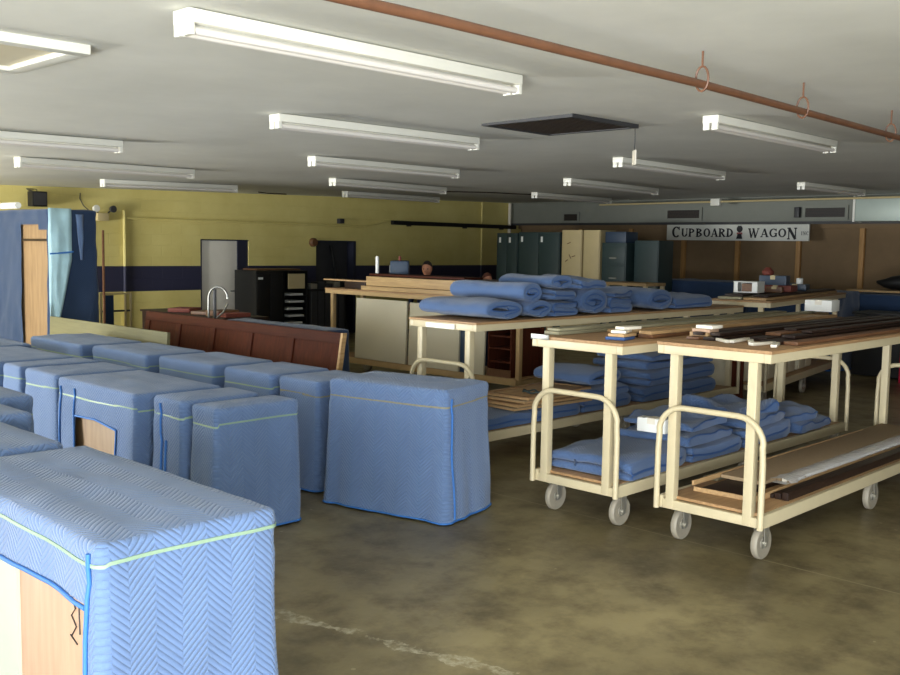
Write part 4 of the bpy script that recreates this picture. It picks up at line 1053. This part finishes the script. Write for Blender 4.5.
for k in range(6):
    z_ = .2+.135*k; m = MB(); m.box(-.26, .26, -.3, .28, z_, z_+.012); s = m.build('tray', M['black'], t)
    m = MB(); m.box(-.2+.02*(k % 3), .2-.03*(k % 2), -.29, .1, z_+.013, z_+.05, rot=Matrix.Rotation(.05*(k-2), 3, 'Z')); m.build('paper', M['white'], s)
t = thing('black_shelf_unit', 'low black shelf unit beside the paper sorter under the dark doorway', 'shelf', (12.04, 15.4, 0))
m = MB(); m.box(-.45, .45, -.3, .3, 0, 1.0); m.build('body', M['black'], t, bevel=.01)
for k in range(5):
    m = MB(); m.box(-.4+.17*k, -.26+.17*k, -.32, -.3, .05, .95); m.build('divider', M['dgrey'], t)
for k in range(4): board('binder', 'grey binder lying on the low black shelf unit', 'binder', 'binders on the black shelf unit', 11.68+.19*k, 11.83+.19*k, 15.15, 15.4, 1.001, 1.10+.03*(k % 2), 'steel_d' if k in (0, 3) else 'dgrey')
board('board', 'red brown board laid across the tops of the black units', 'board', None, 10.5, 11.5, 15.25, 15.7, 1.365, 1.39, 'brownboard')

# ------------------------------------------------------------------ lockers and cabinets before the far wall
def locker(lab, x, y0, y1, h, mat, doors, tags, name='steel_locker', cat='locker', d=.5, drawers=0, base=0):
    t = thing(name, lab, cat, (x+d/2, (y0+y1)/2, base)); w2 = (y1-y0)/2
    m = MB(); m.box(-d/2, d/2, -w2, w2, 0, h); m.build('body', M[mat], t, bevel=.008)
    for k in range(doors):
        a = -w2+.015+(2*w2-.03)*k/doors; b = -w2+.015+(2*w2-.03)*(k+1)/doors-.01
        m = MB(); m.box(-d/2-.015, -d/2, a, b, .05, h-.03); o = m.build('door', M[mat], t, bevel=.006)
        if tags: m = MB(); m.box(-d/2-.02, -d/2-.015, b-.10, b-.05, h-.2, h-.09); m.build('name_tag', M['white'], o)
        m = MB(); m.box(-d/2-.03, -d/2-.015, a+.02, a+.05, h*.5, h*.5+.12); m.build('handle', M['steel'], o)
    for k in range(drawers):
        z0 = .04+(h-.08)*k/drawers; m = MB(); m.box(-d/2-.015, -d/2, -w2+.02, w2-.02, z0, z0+(h-.08)/drawers-.015); o = m.build('drawer', M[mat], t, bevel=.006)
        m = MB(); m.box(-d/2-.035, -d/2-.015, -.08, .08, z0+.12, z0+.145); m.build('handle', M['steel' if k > 2 else mat], o)
    return t
locker('dark green double locker with white tags next to the yellow wall', 15.5, 13.20, 13.77, 2.16, 'dgreen', 2, True)
locker('wide dark green locker with a white tag beside the tan cabinets', 15.5, 12.10, 13.17, 2.18, 'dgreen', 2, True)
t = locker('tall tan cabinet with dark scribbles beside the green lockers', 15.5, 11.56, 12.05, 2.22, 'beige', 1, False, 'tan_cabinet', 'cabinet')
m = MB()
for a, b, c, d_ in ((-.1, 1.95, -.02, 1.98), (.02, 1.7, .1, 1.72), (-.05, 1.74, .0, 1.66), (-.14, 1.6, -.08, 1.64)): m.tube([(-.267, -a, b), (-.267, -c, d_)], .008, 5)
m.build('scribble', M['brownboard'], t)
locker('tall plain tan cabinet between the scribbled one and the file cabinet', 15.5, 11.13, 11.52, 2.22, 'beige', 1, False, 'tan_cabinet', 'cabinet')
locker('dark blue green file cabinet with drawers before the far wall', 15.5, 10.53, 11.08, 1.98, 'dgreen', 0, False, 'file_cabinet', 'cabinet', drawers=5)
board('storage_box', 'dark blue box lying on top of the file cabinet', 'box', None, 15.55, 15.95, 10.58, 11.05, 1.982, 2.19, 'dblue', bevel=.01)
locker('dark green cupboard in shade next to the file cabinet', 15.7, 9.95, 10.48, 2.03, 'dgreen', 1, False, 'dark_cupboard', 'cabinet')
t = thing('worktable', 'narrow tan topped worktable before the dark cupboard', 'table', (14.2, 9.45, 0))
m = MB(); m.box(-.3, .3, -.42, .42, 1.25, 1.30); m.build('tabletop', M['wood_y'], t, bevel=.004)
for x in (-.26, .26):
    for y in (-.38, .38):
        m = MB(); m.box(x-.03, x+.03, y-.03, y+.03, 0, 1.25); m.build('leg', M['cream'], t, bevel=.004)
# wrapped heaps beyond the far cart
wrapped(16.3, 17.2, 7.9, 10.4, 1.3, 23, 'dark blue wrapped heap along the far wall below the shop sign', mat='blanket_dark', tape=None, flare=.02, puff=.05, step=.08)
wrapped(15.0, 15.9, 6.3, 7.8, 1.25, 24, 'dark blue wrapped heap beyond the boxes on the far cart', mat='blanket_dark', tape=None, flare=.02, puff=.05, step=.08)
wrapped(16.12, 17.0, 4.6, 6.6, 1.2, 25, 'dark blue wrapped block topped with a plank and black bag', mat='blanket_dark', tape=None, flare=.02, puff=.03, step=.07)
board('board', 'tan plank on the dark blue wrapped block beyond the carts', 'board', None, 16.08, 16.46, 4.4, 6.6, 1.235, 1.265, 'wood_y')
t = thing('duffel_bag', 'long black bag lying on the plank of the blue wrapped block', 'bag', (16.36, 5.6, 1.267), 0)
m = MB(); m.tube([(0, -.62+1.24*k/10, .12+.01*math.sin(k*2)) for k in range(11)], [.02, .09, .115, .12, .118, .12, .115, .12, .11, .07, .02], 12); m.build('body', M['black'], t, smooth=80)
m = MB(); m.tube([(0, -.2, .23), (-.03, -.1, .29), (-.03, .1, .29), (0, .2, .23)], .012, 6); m.build('strap', M['dgrey'], t)
# dark box and red carton seen under the front cart
t = thing('dark_bin', 'large black bin on the floor beyond the front cart', 'bin', (14.0, 5.05-.35, 0))
for ch in ():
    pass
bpy.data.objects.remove(t)
cardboard_box('magenta red carton on the floor beyond the front cart', 14.8, 4.80, 0, .5, .7, .9, 'red')
t = thing('black_crate', 'large black crate on the floor beside the magenta red carton', 'crate', (15.2, 5.62, 0))
m = MB(); m.box(-.3, .3, -.36, .36, .02, .94); m.build('body', M['black'], t, bevel=.015)
m = MB(); m.box(-.32, .32, -.38, .38, .94, .98); m.build('lid', M['black'], t, bevel=.01)
m = MB(); m.tube([(-.315, -.2, .0), (-.315, -.2, .94)], .01, 6); m.build('post', M['dgrey'], t)

# ------------------------------------------------------------------ two people working behind the crosswise cart
def person(lab, x, y, H, face, shirt, hair, lean_=0.0, group=None):
    """standing body grown from a jointed skeleton, head sculpted and joined to the same mesh"""
    k = H/1.7
    J = {'pel': (0, 0, .93), 'sp': (.02*lean_, 0, 1.1), 'ch': (.3*lean_, 0, 1.3), 'nk': (.5*lean_, 0, 1.44), 'hd': (.56*lean_+.01, 0, 1.52)}
    R = {'pel': (.15, .12), 'sp': (.135, .11), 'ch': (.15, .11), 'nk': (.055, .055), 'hd': (.055, .06)}
    E_ = [('pel', 'sp'), ('sp', 'ch'), ('ch', 'nk'), ('nk', 'hd')]
    for s, q in ((1, 'L'), (-1, 'R')):
        for nm, p, r, par in (('sh', (.32*lean_, .18*s, 1.36), .06, 'ch'), ('el', (.32*lean_+.08, .24*s, 1.10), .042, 'sh'), ('wr', (.32*lean_+.30, .17*s, 1.02), .03, 'el'), ('pm', (.32*lean_+.38, .15*s, 1.02), .032, 'wr'),
                              ('hp', (0, .09*s, .86), .095, 'pel'), ('kn', (.02, .10*s, .48), .062, 'hp'), ('an', (-.01, .11*s, .09), .043, 'kn'), ('to', (.13, .12*s, .04), .04, 'an')):
            J[nm+q] = p; R[nm+q] = (r, r); E_.append((par if par in ('ch', 'pel') else par+q, nm+q))
        for f in range(4):
            by = .15*s+(f-1.5)*.019
            l = (.055, .068, .072, .062)[f]
            for g_, (dx, dz) in enumerate(((.05, 0), (.05+l*.55, -.012), (.05+l, -.035))):
                n_ = 'f%d%d%s' % (f, g_, q); J[n_] = (.32*lean_+.36+dx, by, 1.02+dz); R[n_] = (.009, .009); E_.append(('pm'+q if g_ == 0 else 'f%d%d%s' % (f, g_-1, q), n_))
        J['t0'+q] = (.32*lean_+.37, (.15-.035)*s, 1.015); J['t1'+q] = (.32*lean_+.41, (.15-.05)*s, 1.0); R['t0'+q] = R['t1'+q] = (.01, .01); E_ += [('pm'+q, 't0'+q), ('t0'+q, 't1'+q)]
    names = list(J); me = bpy.data.meshes.new('person_skeleton'); me.from_pydata([Vector(J[n_])*k for n_ in names], [(names.index(a), names.index(b)) for a, b in E_], [])
    o = bpy.data.objects.new('person_skeleton', me); C.objects.link(o)
    md = o.modifiers.new('skin', 'SKIN'); md.use_smooth_shade = True
    for i, n_ in enumerate(names):
        me.skin_vertices[0].data[i].radius = tuple(q*k for q in R[n_]); me.skin_vertices[0].data[i].use_root = (n_ == 'pel')
    sb = o.modifiers.new('sub', 'SUBSURF'); sb.levels = 1; sb.render_levels = 1
    bpy.context.view_layer.update()
    ev = o.evaluated_get(bpy.context.evaluated_depsgraph_get()); bm = bmesh.new(); bm.from_mesh(ev.to_mesh()); bpy.data.objects.remove(o)
    for f in bm.faces:
        c = f.calc_center_median()/k
        f.material_index = 3 if c.z < .1 else 2 if c.z < .93 and abs(c.y) < .2 and c.x < .2 else 0 if (c.z > 1.43 or c.x > .32*lean_+.22) else 1
    # head
    hb = bmesh.new(); bmesh.ops.create_uvsphere(hb, u_segments=24, v_segments=18, radius=1)
    for v in hb.verts:
        d = v.co.copy(); p = Vector((d.x*.098, d.y*.076, d.z*.118))
        if d.z < 0: p.y *= 1+.28*d.z; p.x *= 1+.12*d.z
        f = max(0, d.x)
        p.x += .022*math.exp(-((d.y/.13)**2+((d.z+.12)/.2)**2))*(f > .3)                       # nose
        for s in (1, -1):
            p.x -= .010*math.exp(-(((d.y-s*.38)/.16)**2+((d.z-.06)/.11)**2))*(f > .2)           # eye sockets
            p.y += s*.016*math.exp(-(((d.x+.02)/.16)**2+((d.z+.05)/.24)**2))*(abs(d.y) > .6)    # ears
        p.x += .006*math.exp(-((d.y/.3)**2+((d.z+.5)/.08)**2))*(f > .2)                         # lips
        p.x += .008*math.exp(-((d.y/.3)**2+((d.z+.85)/.15)**2))*(f > .1)                        # chin
        v.co = (p+Vector((.58*lean_+.03, 0, 1.595)))*k
    for f in hb.faces: f.material_index = 0
    tm = bpy.data.meshes.new('t'); hb.to_mesh(tm); hb.free(); bm.from_mesh(tm); bpy.data.meshes.remove(tm)
    # blend: remesh is not needed, the skull overlaps the neck stump
    me = bpy.data.meshes.new('person'); bm.to_mesh(me); bm.free()
    for p in me.polygons: p.use_smooth = True
    for q in ('skin', shirt, 'jeans', 'shoe'): me.materials.append(M[q])
    b = bpy.data.objects.new('person', me); C.objects.link(b); b.location = (x, y, 0); b.rotation_euler = (0, 0, face); tag(b, lab, 'person', group)
    h = MB(); vs, fs = [], []; n1, n2 = 10, 24
    for i in range(n1+1):
        for j in range(n2):
            a = 2*PI*j/n2; back = .5-.5*math.cos(a); th = (i/n1)*(.95+1.0*back)*(1.0)
            d = Vector((math.sin(th)*math.cos(a), math.sin(th)*math.sin(a), math.cos(th)))
            rr = 1.07+.03*noise.noise(d*5)
            vs.append((Vector((d.x*.098*rr, d.y*.08*rr, d.z*.118*rr))+Vector((.58*lean_+.026, 0, 1.60)))*k)
    for i in range(n1):
        for j in range(n2): fs.append((i*n2+j, i*n2+(j+1) % n2, (i+1)*n2+(j+1) % n2, (i+1)*n2+j))
    h.add(vs, fs); h.build('hair', M[hair], b, smooth=80)
    for s in (1, -1):
        e = MB(); e.lathe([(.0, .0105), (.006, .008), (.0095, .003), (.0095, -.004), (.0, -.01)], 10, 'X', tuple(k*q for q in (.58*lean_+.03+.083, .031*s, 1.602))); e.build('eye', M['ink'], b)
    return b
person('person with short dark hair in navy shirt standing behind the crosswise cart', 9.95, 10.17, 1.625, -2.6, 'shirt', 'hair')
person('person with reddish hair bending low behind the crosswise cart near the rolls', 10.46, 9.56, 1.475, -2.0, 'shirt2', 'auburn', .3)

# ------------------------------------------------------------------ view settings
vs_ = sc.view_settings; vs_.view_transform = 'Standard'; vs_.look = 'None'; vs_.gamma = 1; vs_.use_curve_mapping = False
vs_.exposure = -0.08
